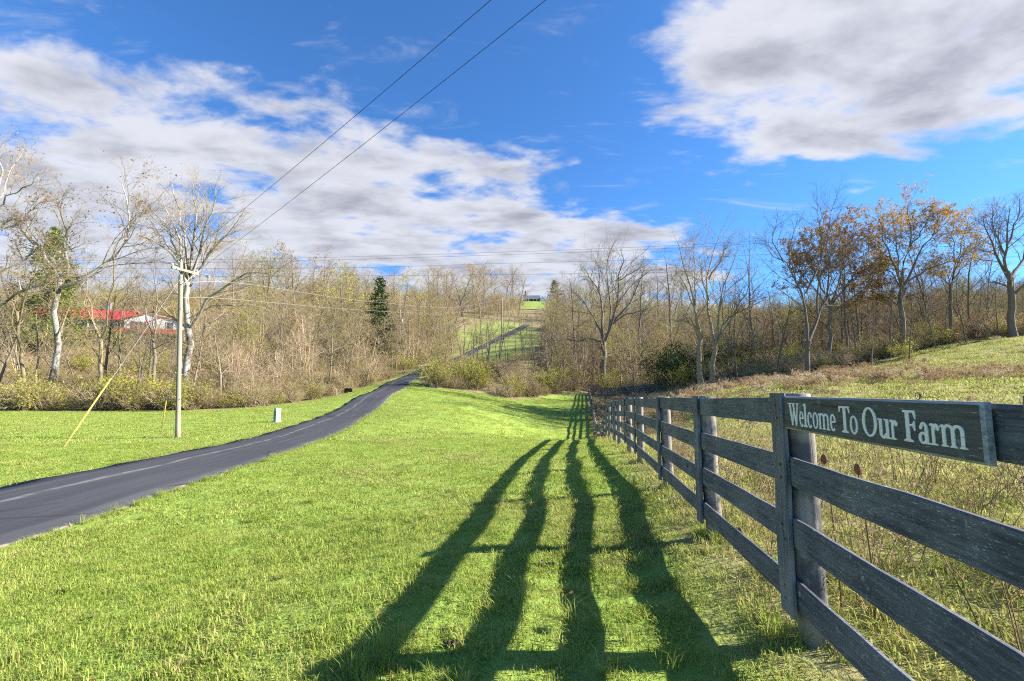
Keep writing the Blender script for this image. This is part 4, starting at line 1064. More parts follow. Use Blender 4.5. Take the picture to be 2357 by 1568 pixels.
def hero(name, label, Y0, limbs, mats, seed, group=None, leafsize=0.0, depth=0.45, limbk=0.78, **kw):
    """limbs: list of (points in the photograph, start radius, end radius[, twigs]) - the first one is the trunk"""
    pr = dict(HPR); pr.update(kw); p = Plant(seed); rg = p.r
    bx, by = limbs[0][0][0]; b = at(bx, by, Y0)
    org = Vector((b.x, b.y, height(b.x, b.y)))
    for i, lm in enumerate(limbs):
        pts, r0, r1 = lm[:3]; n_ = lm[3] if len(lm) > 3 else None
        side = rg.uniform(-1, 1); q = []
        L = sum(math.dist(pts[k], pts[k + 1]) for k in range(len(pts) - 1)) * Y0 / FPX
        for k, (px, py) in enumerate(pts):
            dY = 0 if i == 0 else side * depth * L * k / (len(pts) - 1)
            w_ = at(px, py, Y0 + dY) - org; q.append((w_.x, w_.y, w_.z))
        if i == 0: q[0] = (q[0][0], q[0][1], -0.4)
        npt = 9 if i == 0 else 8; r0, r1 = (r0 * 0.85, r1 * 0.8) if i == 0 else (r0 * limbk, r1 * limbk * 0.9)
        P = resample(q, npt, rg, 0.012 * L); R = np.linspace(r0, r1, npt)
        if i == 0: R[0] *= 1.35; R[1] *= 1.1
        p.add(0, P, R, pr['sides'][0 if i == 0 else 1])
        p.kids(P, R, 1 if i else 1, pr, n=n_ if n_ is not None else (pr['n'][1] if i else 3), f0=0.25 if i else 0.6)
    o = empty(name, org, label, 'tree', group)
    t_ = p.build(0, [mats[0]]); c_ = p.build(1, [mats[1], mats[-1]], leafsize)
    link("trunk", t_, o); link("crown", c_, o)
    taken.append((org.x, org.y)); return o
def zl(ox, oy, k, *pts): return [(ox + a * k, oy + b * k) for a, b in pts]
z1 = lambda *p: zl(0, 275, 0.451, *p)
z3 = lambda *p: zl(1257, 432, 0.3256, *p)
z4 = lambda *p: zl(1728.6, 432, 0.3257, *p)
hero("sycamore_tree", "tall white-barked bare sycamore right behind the wooden utility pole", 50,
     [(z1((960, 1330), (958, 1150), (955, 1000), (962, 830)), 0.46, 0.34), (z1((958, 860), (930, 740), (850, 660), (790, 615), (700, 585)), 0.28, 0.08), (z1((962, 830), (920, 640), (880, 540), (830, 420)), 0.26, 0.06),
      (z1((965, 800), (945, 600), (915, 470), (880, 330)), 0.24, 0.05), (z1((968, 800), (990, 620), (1000, 470), (985, 330)), 0.28, 0.05), (z1((970, 820), (1030, 620), (1080, 470), (1100, 330)), 0.26, 0.05),
      (z1((975, 850), (1050, 700), (1130, 610), (1230, 560)), 0.26, 0.06), (z1((985, 800), (1090, 660), (1180, 560), (1240, 480)), 0.2, 0.05), (z1((930, 760), (860, 560), (760, 440)), 0.2, 0.05), (z1((940, 740), (790, 560), (720, 420)), 0.16, 0.04),
      (z1((975, 1060), (1035, 950), (1090, 890), (1200, 835), (1260, 785), (1330, 775), (1385, 790)), 0.26, 0.06), (z1((965, 1120), (1060, 1060), (1135, 985), (1190, 1005)), 0.2, 0.05), (z1((975, 1010), (1090, 945), (1240, 950), (1390, 985)), 0.16, 0.04), (z1((950, 950), (890, 870), (860, 800)), 0.16, 0.05)],
     [M_SYC, M_BARK, M_TAN], 601, limbk=0.62, leafsize=0.06, leaf=0.05, rmin=0.013)
hero("sycamore_tree", "pale mottled sycamore with a long leaning limb in front of the red roof", 46,
     [(z1((275, 1330), (285, 1100), (290, 950), (305, 830)), 0.34, 0.27), (z1((300, 860), (400, 850), (500, 750), (630, 630), (665, 520), (655, 420), (620, 320)), 0.30, 0.06), (z1((310, 830), (230, 690), (130, 590), (110, 500), (20, 520)), 0.28, 0.05),
      (z1((320, 800), (260, 700), (170, 640), (120, 560), (60, 540)), 0.2, 0.05), (z1((130, 590), (135, 480), (200, 430), (300, 400)), 0.14, 0.04), (z1((340, 800), (330, 640), (350, 540), (400, 490)), 0.2, 0.05), (z1((200, 660), (120, 720), (60, 600)), 0.14, 0.04),
      (z1((350, 620), (300, 450), (340, 360)), 0.12, 0.03), (z1((660, 560), (720, 480), (700, 400)), 0.1, 0.03)],
     [M_SYC, M_BARK, M_TAN], 602, limbk=0.62, leafsize=0.11, leaf=0.35)
hero("sycamore_tree", "white sycamore cut by the frame edge with a low bent limb", 43,
     [(z1((-230, 1350), (-200, 1100), (-120, 900), (-90, 700)), 0.5, 0.34), (z1((-110, 980), (0, 950), (110, 880), (230, 830), (270, 770), (310, 745)), 0.22, 0.05), (z1((-90, 720), (-40, 560), (0, 420), (10, 250), (-10, 100)), 0.26, 0.05), (z1((-60, 620), (30, 520), (110, 490)), 0.18, 0.05),
      (z1((-20, 460), (60, 380), (160, 330), (210, 260)), 0.12, 0.03), (z1((0, 400), (60, 240), (110, 180)), 0.10, 0.03), (z1((-90, 700), (-200, 400), (-250, 200)), 0.25, 0.05), (z1((110, 880), (85, 790), (120, 775)), 0.09, 0.03)],
     [M_SYC, M_BARK, M_TAN], 603, limbk=0.62, leafsize=0.10, leaf=0.3)
hero("bare_tree", "grey forked tree standing between the red roof and the lawn", 45,
     [(z1((525, 1310), (515, 1180), (515, 1120)), 0.22, 0.18), (z1((515, 1130), (480, 1030), (450, 930), (400, 820), (370, 700)), 0.13, 0.03), (z1((515, 1120), (550, 1000), (560, 880), (590, 760), (600, 620)), 0.13, 0.03), (z1((500, 1100), (430, 950), (440, 800), (430, 700)), 0.09, 0.02), (z1((540, 1030), (640, 900), (700, 800)), 0.07, 0.02)], [M_BARK, M_BARK], 604)
hero("bare_tree", "thin dark tree rising beside the white gable, left of the pole", 46,
     [(z1((790, 1300), (790, 1200), (780, 1120)), 0.20, 0.15), (z1((780, 1130), (740, 1000), (720, 880), (690, 740)), 0.11, 0.02), (z1((785, 1120), (795, 950), (790, 800), (800, 660)), 0.11, 0.02), (z1((780, 1180), (860, 1130), (910, 1110)), 0.07, 0.02), (z1((775, 1160), (700, 1100), (660, 1040)), 0.06, 0.02)], [M_DARKBARK, M_DARKBARK], 605)
hero("bare_tree", "grey leaning tree with bare limbs near the yellow bush at the frame edge", 44,
     [(z1((135, 1330), (110, 1200), (100, 1090), (85, 980)), 0.20, 0.15), (z1((90, 1000), (40, 900), (0, 780)), 0.11, 0.03), (z1((95, 1050), (130, 900), (190, 760), (200, 640)), 0.11, 0.02), (z1((100, 1110), (30, 1080), (-40, 1040)), 0.08, 0.02), (z1((180, 1340), (190, 1180), (190, 900)), 0.1, 0.03)], [M_BARK, M_BARK], 606)
hero("walnut_tree", "large spreading bare dark tree beyond the far fence corner", 80,
     [(z3((405, 1310), (404, 1230), (405, 1150), (405, 1085)), 0.62, 0.5), (z3((395, 1085), (392, 900), (382, 720), (370, 560), (330, 470)), 0.30, 0.05), (z3((415, 1090), (470, 960), (500, 800), (505, 650), (545, 520), (520, 420)), 0.34, 0.05), (z3((440, 1030), (452, 830), (432, 650), (420, 520), (470, 410)), 0.22, 0.04),
      (z3((390, 1090), (300, 1070), (220, 1090), (150, 1060), (90, 1090)), 0.20, 0.04), (z3((392, 1030), (330, 900), (250, 780), (180, 745), (130, 710)), 0.22, 0.04), (z3((425, 1170), (520, 1130), (600, 1130), (700, 1165)), 0.18, 0.04), (z3((470, 960), (560, 895), (640, 880), (720, 855)), 0.2, 0.04), (z3((480, 940), (570, 850), (640, 730), (700, 560)), 0.22, 0.04), (z3((385, 760), (300, 620), (240, 540)), 0.14, 0.03), (z3((505, 660), (610, 600), (720, 540)), 0.14, 0.03)],
     [M_DARKBARK, M_DARKBARK], 607, rmin=0.018)
hero("bare_tree", "tall grey-trunked bare tree rooted where the brown weeds meet the wood", 58,
     [(z3((1085, 1400), (1080, 1200), (1085, 1050), (1065, 930)), 0.40, 0.26), (z3((1065, 930), (1040, 800), (1020, 680), (960, 500), (930, 380)), 0.2, 0.04), (z3((1060, 900), (1000, 720), (930, 600), (860, 560)), 0.14, 0.03), (z3((1050, 850), (1060, 650), (1050, 480), (1040, 350)), 0.15, 0.03), (z3((1075, 1000), (990, 940), (930, 950)), 0.1, 0.03)], [M_BARK, M_BARK], 608)
hero("bare_tree", "many-stemmed bare tree fanning out above the evergreen shrub", 57,
     [(z3((1170, 1390), (1180, 1240), (1195, 1120)), 0.42, 0.32), (z3((1190, 1130), (1150, 1000), (1140, 850), (1150, 650), (1170, 480), (1240, 320)), 0.24, 0.04), (z3((1200, 1110), (1250, 990), (1300, 900), (1420, 850), (1550, 790)), 0.2, 0.04), (z3((1205, 1110), (1290, 930), (1400, 760), (1480, 600)), 0.18, 0.03),
      (z3((1195, 1120), (1210, 900), (1260, 700), (1330, 520), (1360, 420)), 0.2, 0.03), (z3((1150, 800), (1100, 640), (1080, 480)), 0.14, 0.03), (z3((1150, 650), (1230, 520), (1300, 360)), 0.14, 0.03), (z3((1210, 1080), (1380, 1060), (1480, 1080)), 0.1, 0.02)], [M_BARK, M_BARK], 609)
hero("forked_tree", "dark forked bare tree standing in the edge of the brown weeds", 46,
     [(z4((395, 1340), (400, 1200), (403, 1090)), 0.30, 0.25), (z4((400, 1090), (395, 830), (380, 750), (300, 600), (210, 510), (120, 460), (100, 400)), 0.2, 0.03), (z4((388, 745), (440, 620), (490, 540), (500, 400), (480, 210), (590, 110)), 0.14, 0.03), (z4((406, 1090), (460, 960), (480, 880), (560, 770), (700, 680), (850, 590), (950, 490)), 0.2, 0.04),
      (z4((470, 900), (480, 640), (560, 480), (650, 340)), 0.14, 0.03), (z4((230, 530), (150, 380), (190, 190)), 0.08, 0.02), (z4((270, 560), (280, 400), (330, 230)), 0.08, 0.02), (z4((490, 540), (530, 330), (590, 110)), 0.08, 0.02), (z4((500, 870), (560, 870), (640, 925)), 0.08, 0.02), (z4((600, 740), (640, 600), (760, 420)), 0.1, 0.03)],
     [M_DARKBARK, M_DARKBARK], 610)
hero("oak_tree", "rounded oak with orange-brown leaves behind the dark forked tree", 54,
     [(z4((560, 1260), (560, 1000), (560, 820)), 0.28, 0.22), (z4((560, 830), (470, 640), (400, 480), (380, 380)), 0.15, 0.03), (z4((560, 820), (540, 600), (540, 420), (560, 300)), 0.15, 0.03), (z4((560, 830), (640, 640), (680, 470), (690, 320)), 0.16, 0.03), (z4((565, 850), (700, 680), (790, 530), (850, 420)), 0.15, 0.03), (z4((560, 860), (430, 700), (320, 560), (280, 500)), 0.12, 0.03), (z4((570, 880), (760, 740), (880, 640)), 0.12, 0.03)],
     [M_DARKBARK, M_DARKBARK, M_ORANGE], 611, leafsize=0.090, leaf=10.5)
hero("oak_tree", "tall orange-leaved oak standing highest on the slope behind the sign", 52,
     [(z4((1072, 1160), (1066, 950), (1064, 740), (1072, 690)), 0.36, 0.28), (z4((1065, 700), (1040, 600), (990, 480), (940, 360), (890, 200)), 0.18, 0.03), (z4((1072, 690), (1090, 560), (1115, 430), (1130, 280), (1110, 110)), 0.18, 0.03), (z4((1080, 690), (1170, 490), (1280, 350), (1390, 240)), 0.18, 0.03), (z4((1090, 680), (1240, 585), (1400, 520), (1490, 530)), 0.14, 0.03),
      (z4((1060, 700), (980, 580), (880, 600)), 0.10, 0.03), (z4((1115, 430), (1220, 280), (1290, 130)), 0.12, 0.03), (z4((1040, 600), (1030, 400), (1000, 230)), 0.12, 0.03), (z4((1060, 860), (970, 780), (900, 720)), 0.1, 0.03), (z4((1280, 350), (1340, 200), (1400, 160)), 0.1, 0.03)],
     [M_DARKBARK, M_DARKBARK, M_ORANGE], 612, leafsize=0.085, leaf=5.5)
hero("oak_tree", "slender oak with a last patch of orange leaves beside the bare dark tree", 53,
     [(z4((1405, 1125), (1412, 900), (1410, 700), (1440, 580)), 0.22, 0.14), (z4((1440, 590), (1440, 450), (1420, 330), (1440, 230)), 0.10, 0.02), (z4((1440, 580), (1500, 460), (1570, 380), (1600, 340)), 0.10, 0.02), (z4((1420, 650), (1540, 520), (1640, 430)), 0.09, 0.02), (z4((1412, 700), (1330, 620), (1280, 560)), 0.08, 0.02), (z4((1445, 520), (1520, 300), (1540, 200)), 0.08, 0.02)],
     [M_DARKBARK, M_DARKBARK, M_ORANGE], 613, leafsize=0.085, leaf=3.5)
hero("bare_tree", "black-looking bare tree on the hill crest at the frame edge", 50,
     [(z4((1850, 1060), (1845, 850), (1830, 720), (1835, 640)), 0.42, 0.34), (z4((1830, 660), (1770, 520), (1720, 430), (1660, 310), (1640, 200)), 0.22, 0.03), (z4((1835, 640), (1800, 480), (1815, 320), (1830, 130)), 0.22, 0.03), (z4((1840, 640), (1890, 560), (1940, 430), (1990, 280)), 0.22, 0.03), (z4((1800, 480), (1720, 300), (1700, 120)), 0.14, 0.03), (z4((1815, 400), (1880, 240), (1900, 80)), 0.14, 0.03), (z4((1855, 760), (1930, 690), (2010, 640)), 0.2, 0.04), (z4((1720, 440), (1650, 460), (1600, 420)), 0.08, 0.02)],
     [M_DARKBARK, M_DARKBARK], 614)
for k_, (zx, zb, lab, top) in enumerate(((1310, 1150, "thin dark trunk standing between the tall oak and its slender neighbour", 700), (1525, 1110, "slim leaning tree just past the slender oak on the slope", 620), (1742, 1045, "small bare tree left of the black tree on the crest", 640), (850, 1300, "young crooked sapling in the weeds between forked tree and oak", 880), (1115, 1280, "slender bare sapling in front of the tall orange oak", 720), (985, 1170, "thin straight trunk just left of the tall orange oak", 660))):
    b = at(*z4((zx, zb))[0], 46 if zb > 1200 else 51); tp = at(*z4((zx, top))[0], 46 if zb > 1200 else 51)
    put_tree("slender_tree", SLIM[k_ % 3], b.x, b.y, (tp.z - height(b.x, b.y)) * 1.05, lab, None, k_ * 1.3); taken.append((b.x, b.y))
hero("sycamore_tree", "small white sycamore glowing among brown trees beyond the walnut", 96,
     [(z3((855, 1120), (855, 1040), (850, 985)), 0.22, 0.18), (z3((850, 990), (800, 920), (780, 850)), 0.14, 0.04), (z3((850, 985), (840, 880), (830, 780)), 0.12, 0.03), (z3((852, 985), (890, 930), (950, 945)), 0.12, 0.03), (z3((855, 990), (880, 880), (885, 800)), 0.1, 0.03)], [M_SYC, M_TANBARK], 615)
# evergreens and coloured trees one can pick out
def at_px(px, py_base, Y): p = at(px, py_base, Y); return p.x, p.y
def pick_tree(name, pt, px, Y, ytop, label, rz=0.0, wide=1.0, cat='tree', group=None):
    x = (px - 1178.5) / FPX * Y; H = (898 - ytop) / FPX * Y + CAM_Z - height(x, Y)
    taken.append((x, Y)); return put_tree(name, pt, x, Y, H, label, group, rz, cat, wide)
pick_tree("pine_tree", PINE, 98, 74, 505, "yellow-green pine behind the white sycamore limbs", 0.4, 1.05)
pick_tree("cedar_tree", CEDAR, 868, 92, 628, "dark green cedar standing out of the brown wooded hillside", 0.0, 1.05)
pick_tree("cedar_tree", CEDAR, 1278, 230, 640, "olive conifer beside the clearing below the hilltop house", 1.0, 1.6)
pick_tree("autumn_tree", RUST[0], 680, 120, 578, "rounded orange-topped tree on the wooded skyline", 0.3)
pick_tree("autumn_tree", RUST[1], 762, 122, 582, "narrow rusty tree on the skyline above the yellow-green one", 1.1, 0.6)
pick_tree("autumn_tree", GOLD[0], 775, 104, 612, "yellow-green tree below the narrow rusty crown", 0.5, 1.2)
pick_tree("autumn_tree", GOLD[1], 918, 110, 648, "pale yellow-green tree right of the dark cedar", 2.0, 1.1)
pick_tree("autumn_tree", GOLD[1], 1425, 105, 612, "golden tree glimpsed through the spreading bare tree", 0.2, 0.55)
pick_tree("autumn_tree", GOLD[0], 1372, 106, 618, "yellow-green tree glimpsed behind the spreading tree's upper limbs", 0.9, 0.55)
pick_tree("autumn_tree", RUST[0], 1960, 84, 690, "low rusty tree in the wood behind the forked tree", 0.9)
pick_tree("autumn_tree", RUST[1], 1660, 92, 650, "orange-tinged tree behind the many-stemmed bare tree", 1.9)
pick_tree("autumn_tree", GOLD[1], 1790, 80, 690, "yellowish tree low in the wood behind the weeds", 1.2)
for px_, Y_, yt_, pt_, lab_ in ((1748, 58, 560, DARK[0], "tall dark bare tree between the many-stemmed and the forked tree"), (1985, 57, 585, DARK[1], "bare tree filling the gap between the two orange oaks"), (2150, 58, 552, BARE[1], "bare tree close beside the tall orange oak, on its frame-edge side"),
                          (2240, 57, 535, DARK[2], "bare tree left of the black tree on the crest"), (2290, 60, 585, BARE[3], "shorter bare tree just left of the black crest tree"), (1478, 84, 615, DARK[0], "dark bare tree right of the spreading walnut"), (1330, 92, 640, BARE[2], "bare tree left of the spreading walnut"), (1540, 76, 600, BARE[4], "tall bare tree rising behind the dark evergreen shrub")):
    pick_tree("bare_tree", pt_, px_, Y_, yt_, lab_, px_ * 0.7, 1.0)
# ---- the wood itself
def no_house(px, Y, x): return not (70 < px < 400 and 52 < Y < 92)
def off_view(px, Y, x): return no_house(px, Y, x) and not (1200 < px < 1266 and Y > 110) and not (1048 < px < 1262 and Y < 176)
fill(16, (520, 1000), (47, 68), (4.0, 7.5), TANS, "tan_tree", "along the lawn edge beyond the driveway", "tan thicket trees beyond the driveway", 31, 2.2, no_house)
fill(14, (480, 1020), (50, 85), (7, 11), BARE + BUDDED, "bare_tree", "in the thicket left of the driveway bend", "thicket trees left of the driveway bend", 32, 2.6, no_house)
fill(22, (-150, 560), (43, 60), (6, 12), BARE + DARK, "bare_tree", "at the wood edge before the red-roofed house", "bare trees before the red-roofed house", 33, 2.6, lambda px, Y, x: True)
fill(10, (-200, 640), (95, 140), (9, 15), BARE + BUDDED, "bare_tree", "on the slope behind the red-roofed house", "trees behind the red-roofed house", 34, 3.0, no_house, skyline=True)
fill(40, (560, 1060), (75, 130), (9, 15), BARE + BUDDED + BUDDED, "bare_tree", "on the wooded hillside left of the driveway", "trees of the wooded hillside left of the driveway", 35, 3.4, off_view)
fill(40, (520, 1204), (140, 235), (12, 18), BARE + BUDDED + BARE + RUST[:1], "skyline_tree", "along the skyline of the wooded hill", "trees on the hill skyline left of the hilltop house", 36, 4.2, off_view, skyline=True)
fill(44, (1060, 1300), (80, 114), (7, 11), SLIM, "slender_tree", "in front of the driveway's upper stretch", "slender trees below the upper driveway", 37, 1.7, None, edge=-7.0)
fill(34, (1265, 1700), (88, 190), (10, 16), BARE + DARK + BUDDED, "bare_tree", "on the slope right of the upper driveway", "trees on the slope right of the upper driveway", 38, 3.2, off_view)
fill(16, (1275, 1700), (78, 95), (6, 11), SLIM + DARK, "slender_tree", "just beyond the far board fence", "thin trees beyond the far board fence", 39, 2.4, None)
fill(64, (1660, 2420), (54, 120), (8, 14), DARK + BARE + BUDDED, "bare_tree", "in the wood above the weedy pasture", "wood above the weedy pasture", 40, 2.3, None)
fill(22, (1266, 1720), (170, 290), (10, 18), BARE + BUDDED, "skyline_tree", "on the skyline right of the hilltop clearing", "skyline trees right of the hilltop clearing", 42, 4.5, off_view, skyline=True)
fill(12, (980, 1204), (190, 290), (10, 18), BARE + RUST[:1], "skyline_tree", "close to the hilltop house on the skyline", "skyline trees next to the hilltop house", 43, 4.5, off_view, skyline=True)
fill(14, (1640, 2400), (52, 62), (5, 9), DARK + SLIM, "slender_tree", "on the pasture's wooded edge", "thin trees on the pasture's wooded edge", 41, 2.4, None, edge=0.2)
# ---- bushes
def pick_bush(pt, px, py, Y, Hpx, label, wide=1.0, name="bush"):
    x = (px - 1178.5) / FPX * Y
    return put_tree(name, pt, x, Y, Hpx / FPX * Y, label, None, px * 0.37, 'bush', wide)
for k_, (pt, px, Y, Hp, wd, lab) in enumerate((
    (YBUSH[0], 40, 41.5, 66, 1.15, "yellow-green bush at the frame edge of the lawn across the drive"), (YBUSH[1], 110, 42, 54, 1.0, "low yellow-green bush beside the frame-edge bush"),
    (YBUSH[2], 290, 43, 66, 1.1, "yellow-green bush between guy wire and utility pole"), (YBUSH[0], 355, 43.5, 74, 1.15, "largest yellow-green bush, just left of the utility pole"), (YBUSH[1], 415, 44, 62, 1.0, "yellow-green bush peeping out behind the utility pole"),
    (YBUSH[2], 1020, 66, 42, 1.2, "yellow-green bush hiding the driveway bend"), (YBUSH[0], 1185, 64.5, 42, 1.0, "yellow-green bush at the lowest point of the lawn edge"), (GBUSH[0], 1262, 71, 36, 0.9, "small dark green bush among yellow ones on the lawn edge"),
    (YBUSH[1], 1300, 78, 48, 1.2, "pale yellow bush uphill of the small green bush"), (YBUSH[2], 1405, 74, 52, 0.9, "bright yellow bush above the far fence corner"), (YBUSH[0], 1562, 62, 52, 0.9, "yellow-green bush in front of the dark evergreen shrub"),
    (GBUSH[0], 1545, 66, 92, 1.1, "big dark evergreen shrub below the many-stemmed tree"), (GBUSH[1], 1590, 68, 82, 0.9, "dark green shrub right of the big evergreen one"), (GBUSH[1], 1690, 68, 88, 1.2, "green shrub in the wood above the weeds"), (YBUSH[1], 1840, 56, 60, 1.0, "yellow-green bush at the foot of the forked tree"),
    (YBUSH[2], 2080, 48.5, 42, 0.9, "yellow bush at the foot of the tall orange oak"), (YBUSH[0], 2320, 52, 40, 1.0, "yellow bush below the black tree on the crest"), (YBUSH[0], 1108, 66, 36, 1.0, "olive bush on the bank above the lawn hump"), (YBUSH[2], 935, 80, 40, 0.8, "small yellow bush beside the driveway's far edge"))):
    pick_bush(pt, px, 0, Y, Hp, lab, wd)
# ---- undergrowth that nobody could count
rg = np.random.default_rng(77)
bp = [joined(b) for b in BRUSH + YBUSH[:1] + TANS[:2] + [BARE[0], BARE[2], DARK[0], BUDDED[0], BUDDED[1], GOLD[0], RUST[0]]]
def in_wood(x, y, m=0.4):
    return (np.maximum(np.maximum(sdist(LAWN, x, y), sdist(PAST, x, y)), np.maximum(sdist(HILL, x, y), sdist(CLEAR, x, y))) < -m) & (np.abs(road_dist(x, y)) > 3.2)
P_, S_ = [], []
for (y0, y1, dens, s0, s1) in ((36, 60, 0.30, 0.5, 1.15), (56, 95, 0.16, 0.7, 1.4), (95, 170, 0.07, 1.1, 2.0)):
    x, y = sample(rg, -1.15 * y1, 1.15 * y1, y0, y1, dens, lambda x, y: frustum(x, y, 8) & in_wood(x, y))
    P_.append(np.stack([x, y, height(x, y)], -1)); S_.append(rg.uniform(s0, s1, len(x)))
# a denser fringe right at the mown edges
for poly in (EDGE_L, EDGE_C, PAST[1:9]):
    poly = np.array(poly)
    for a, b in zip(poly[:-1], poly[1:]):
        n = int(np.hypot(*(b - a)) * 1.3)
        f = rg.uniform(0, 1, n)[:, None]; q = a + (b - a) * f + rg.normal(0, 0.9, (n, 2)) + np.array([0, 1.3])
        k = in_wood(q[:, 0], q[:, 1], 0.3); q = q[k]
        P_.append(np.stack([q[:, 0], q[:, 1], height(q[:, 0], q[:, 1])], -1)); S_.append(rg.uniform(0.3, 0.8, len(q)))
N = sum(len(a) for a in S_)
pk = rg.choice(6, N, p=[0.2, 0.2, 0.2, 0.16, 0.16, 0.08])
SC = np.concatenate(S_); PP = np.concatenate(P_)
_vp = 1178.5 + FPX * PP[:, 0] / PP[:, 1]
SC = np.where((np.abs(_vp - 1150) < 115) & (PP[:, 1] > 78) & (PP[:, 1] < 178), SC * 0.35, SC)
# young thicket stems between the bigger trees
x, y = sample(rg, -200, 200, 60, 235, 0.085, lambda x, y: frustum(x, y, 8) & in_wood(x, y, 1.5) & ~((np.abs(1178.5 + FPX * x / y - 235) < 170) & (y < 92)) & ~((np.abs(1178.5 + FPX * x / y - 1150) < 112) & (y < 178) & (rg.uniform(0, 1, len(x)) < 0.8)))
lim = np.array([top_limit(a, b) for a, b in zip(x, y)])
hgt = np.minimum(rg.uniform(3.5, 11.0, len(x)), lim * rg.uniform(0.45, 1.05, len(x))); k = hgt > 2; x, y, hgt = x[k], y[k], hgt[k]
pk2 = 6 + rg.choice(9, len(x), p=[0.12, 0.12, 0.11, 0.11, 0.08, 0.18, 0.18, 0.06, 0.04]); base_h = np.array([6, 6, 14, 14, 13, 13, 13, 13, 14])[pk2 - 6]
PP = np.concatenate([PP, np.stack([x, y, height(x, y)], -1)]); SC = np.concatenate([SC, hgt / base_h]); pk = np.concatenate([pk, pk2]); N = len(pk)
scatter("undergrowth", "tangled brown undergrowth filling the wood edges", "undergrowth", bp, PP, SC, seed=9, pick=pk)
print("TREES", len([o for o in C.objects if o.get('category') == 'tree']), "UNDERGROWTH", N)
# ------------------------------------------------------------------ utility poles and wires
def mat_pole():
    m, t = new_mat("weathered_pole_wood")
    tcn = t.n('ShaderNodeTexCoord'); p = tcn.outputs['Object']
    g_ = t.noise(t.mapping(p, scale=(30, 30, 0.8)), 1.0, 6, 0.65, 0.2)
    c = t.mix(g_, (0.20, 0.165, 0.125, 1), (0.42, 0.37, 0.29, 1))
    c = t.mix(t.maprange(t.noise(p, 2.0, 4, 0.6), 0.55, 0.7, 0, 0.6), c, (0.20, 0.17, 0.14, 1))
    finish(t, principled(t, c, 0.85, 0.2, g_, 0.5, 0.01))
    return m
M_POLE = mat_pole()
M_PORC = simple_mat("white_porcelain", (0.62, 0.63, 0.66), 0.25, 0.05, 3, 0, 0.5)
M_GALV = simple_mat("galvanised_steel", (0.42, 0.44, 0.46), 0.45, 0.12, 5, 0.6)
M_CABLE = simple_mat("black_cable", (0.025, 0.026, 0.030), 0.6, 0.1)
M_CABLEP = simple_mat("bare_aluminium_cable", (0.46, 0.46, 0.44), 0.5, 0.1)
M_YGUARD = simple_mat("yellow_plastic_guard", (0.62, 0.42, 0.055), 0.55, 0.12, 4)
def insulator(parent, loc, k=1.0):
    mb = MB(); zs = [0, .03, .035, .06, .065, .09, .095, .12, .14]; rs = [.02, .02, .05, .045, .022, .045, .04, .022, .015]
    mb.tube([(0, 0, z * k) for z in zs], [r * k for r in rs], 10)
    return link("insulator", mb.mesh("insulator", [M_PORC], True), parent, loc)
def pole_mesh(H, r0, r1):
    mb = MB(); rgp = np.random.default_rng(int(H * 100)); n_ = 9
    mb.tube([(rgp.normal(0, 0.006), rgp.normal(0, 0.006), z) for z in np.linspace(-0.6, H, n_)], list(np.linspace(r0, r1, n_)), 14)
    return mb.mesh("pole", [M_POLE], True)
b = at(409, 1008, 22); pb = Vector((b.x, b.y, height(b.x, b.y)))
top_z = at(417, 604, 22).z
pole = empty("utility_pole", pb, "weathered wooden utility pole with a short crossarm on the lawn", "utility pole")
PH = top_z - pb.z
lean = (at(417, 604, 22).x - pb.x) / PH
pm = link("pole", pole_mesh(PH, 0.108, 0.082), pole); pm.rotation_euler = (0, math.atan(lean), 0)
aL, aR = at(390, 615, 21.3), at(451, 632, 22.65)
mb = MB(); d = (aR - aL); mb2 = d.normalized()
yv = Vector((0, 0, 1)).cross(mb2).normalized(); Rm = Matrix((mb2, yv, mb2.cross(yv))).transposed()
mb.box(((aL + aR) / 2 - pb) - yv * 0.13, (d.length, 0.09, 0.115), Rm)
link("crossarm", mb.mesh("crossarm", [M_POLE]), pole)
for e_ in (aL, aR):
    q = (aL + aR) / 2 - pb + (e_ - (aL + aR) / 2) * 0.72 - yv * 0.19; fo = (aL + aR) / 2 - pb - Vector((0, 0, 0.62)) - yv * 0.12
    link("brace", MB().tube([q, fo], 0.016, 6).mesh("brace", [M_GALV]), pole)
    insulator(pole, e_ - pb - yv * 0.13 + Vector((0, 0, 0.055)) - (e_ - (aL + aR) / 2).normalized() * 0.05)
insulator(pole, Vector((lean * PH, 0, PH)))
link("ground_wire", MB().tube([(-0.02, -0.112, 0.0), (lean * PH - 0.01, -0.10, PH - 0.8)], 0.006, 5).mesh("ground_wire", [M_CABLE]), pole)
link("number_tag", MB().box((0.02, -0.108, 1.75), (0.05, 0.004, 0.07)).mesh("number_tag", [M_GALV]), pole)
link("lamp_bracket", MB().tube([aR - pb + Vector((0, 0, -0.05)), aR - pb + Vector((0.22, 0.1, 0.03)), aR - pb + Vector((0.42, 0.15, -0.02))], 0.022, 7).box(aR - pb + Vector((0.48, 0.16, -0.06)), (0.16, 0.10, 0.10)).mesh("lamp_bracket", [M_GALV]), pole)
def wire(label, pts, r, mat, group=None, name="power_line"):
    """pts: world points; smooth hanging cable through them"""
    P = np.array([tuple(p) for p in pts]); tt = np.arange(len(P)); s = np.linspace(0, len(P) - 1, 12 * (len(P) - 1) + 1)
    out = []
    for q in s:
        i = min(int(q), len(P) - 2); f = q - i
        p0, p1, p2, p3 = P[max(i - 1, 0)], P[i], P[i + 1], P[min(i + 2, len(P) - 1)]
        out.append(0.5 * ((2 * p1) + (p2 - p0) * f + (2 * p0 - 5 * p1 + 4 * p2 - p3) * f * f + (3 * p1 - p0 - 3 * p2 + p3) * f ** 3))
    o = Vector(out[0]); mb = MB().tube([Vector(q) - o for q in out], r, 5)
    return tag(link(name, mb.mesh(name, [mat], True), loc=o), label, "cable", group)
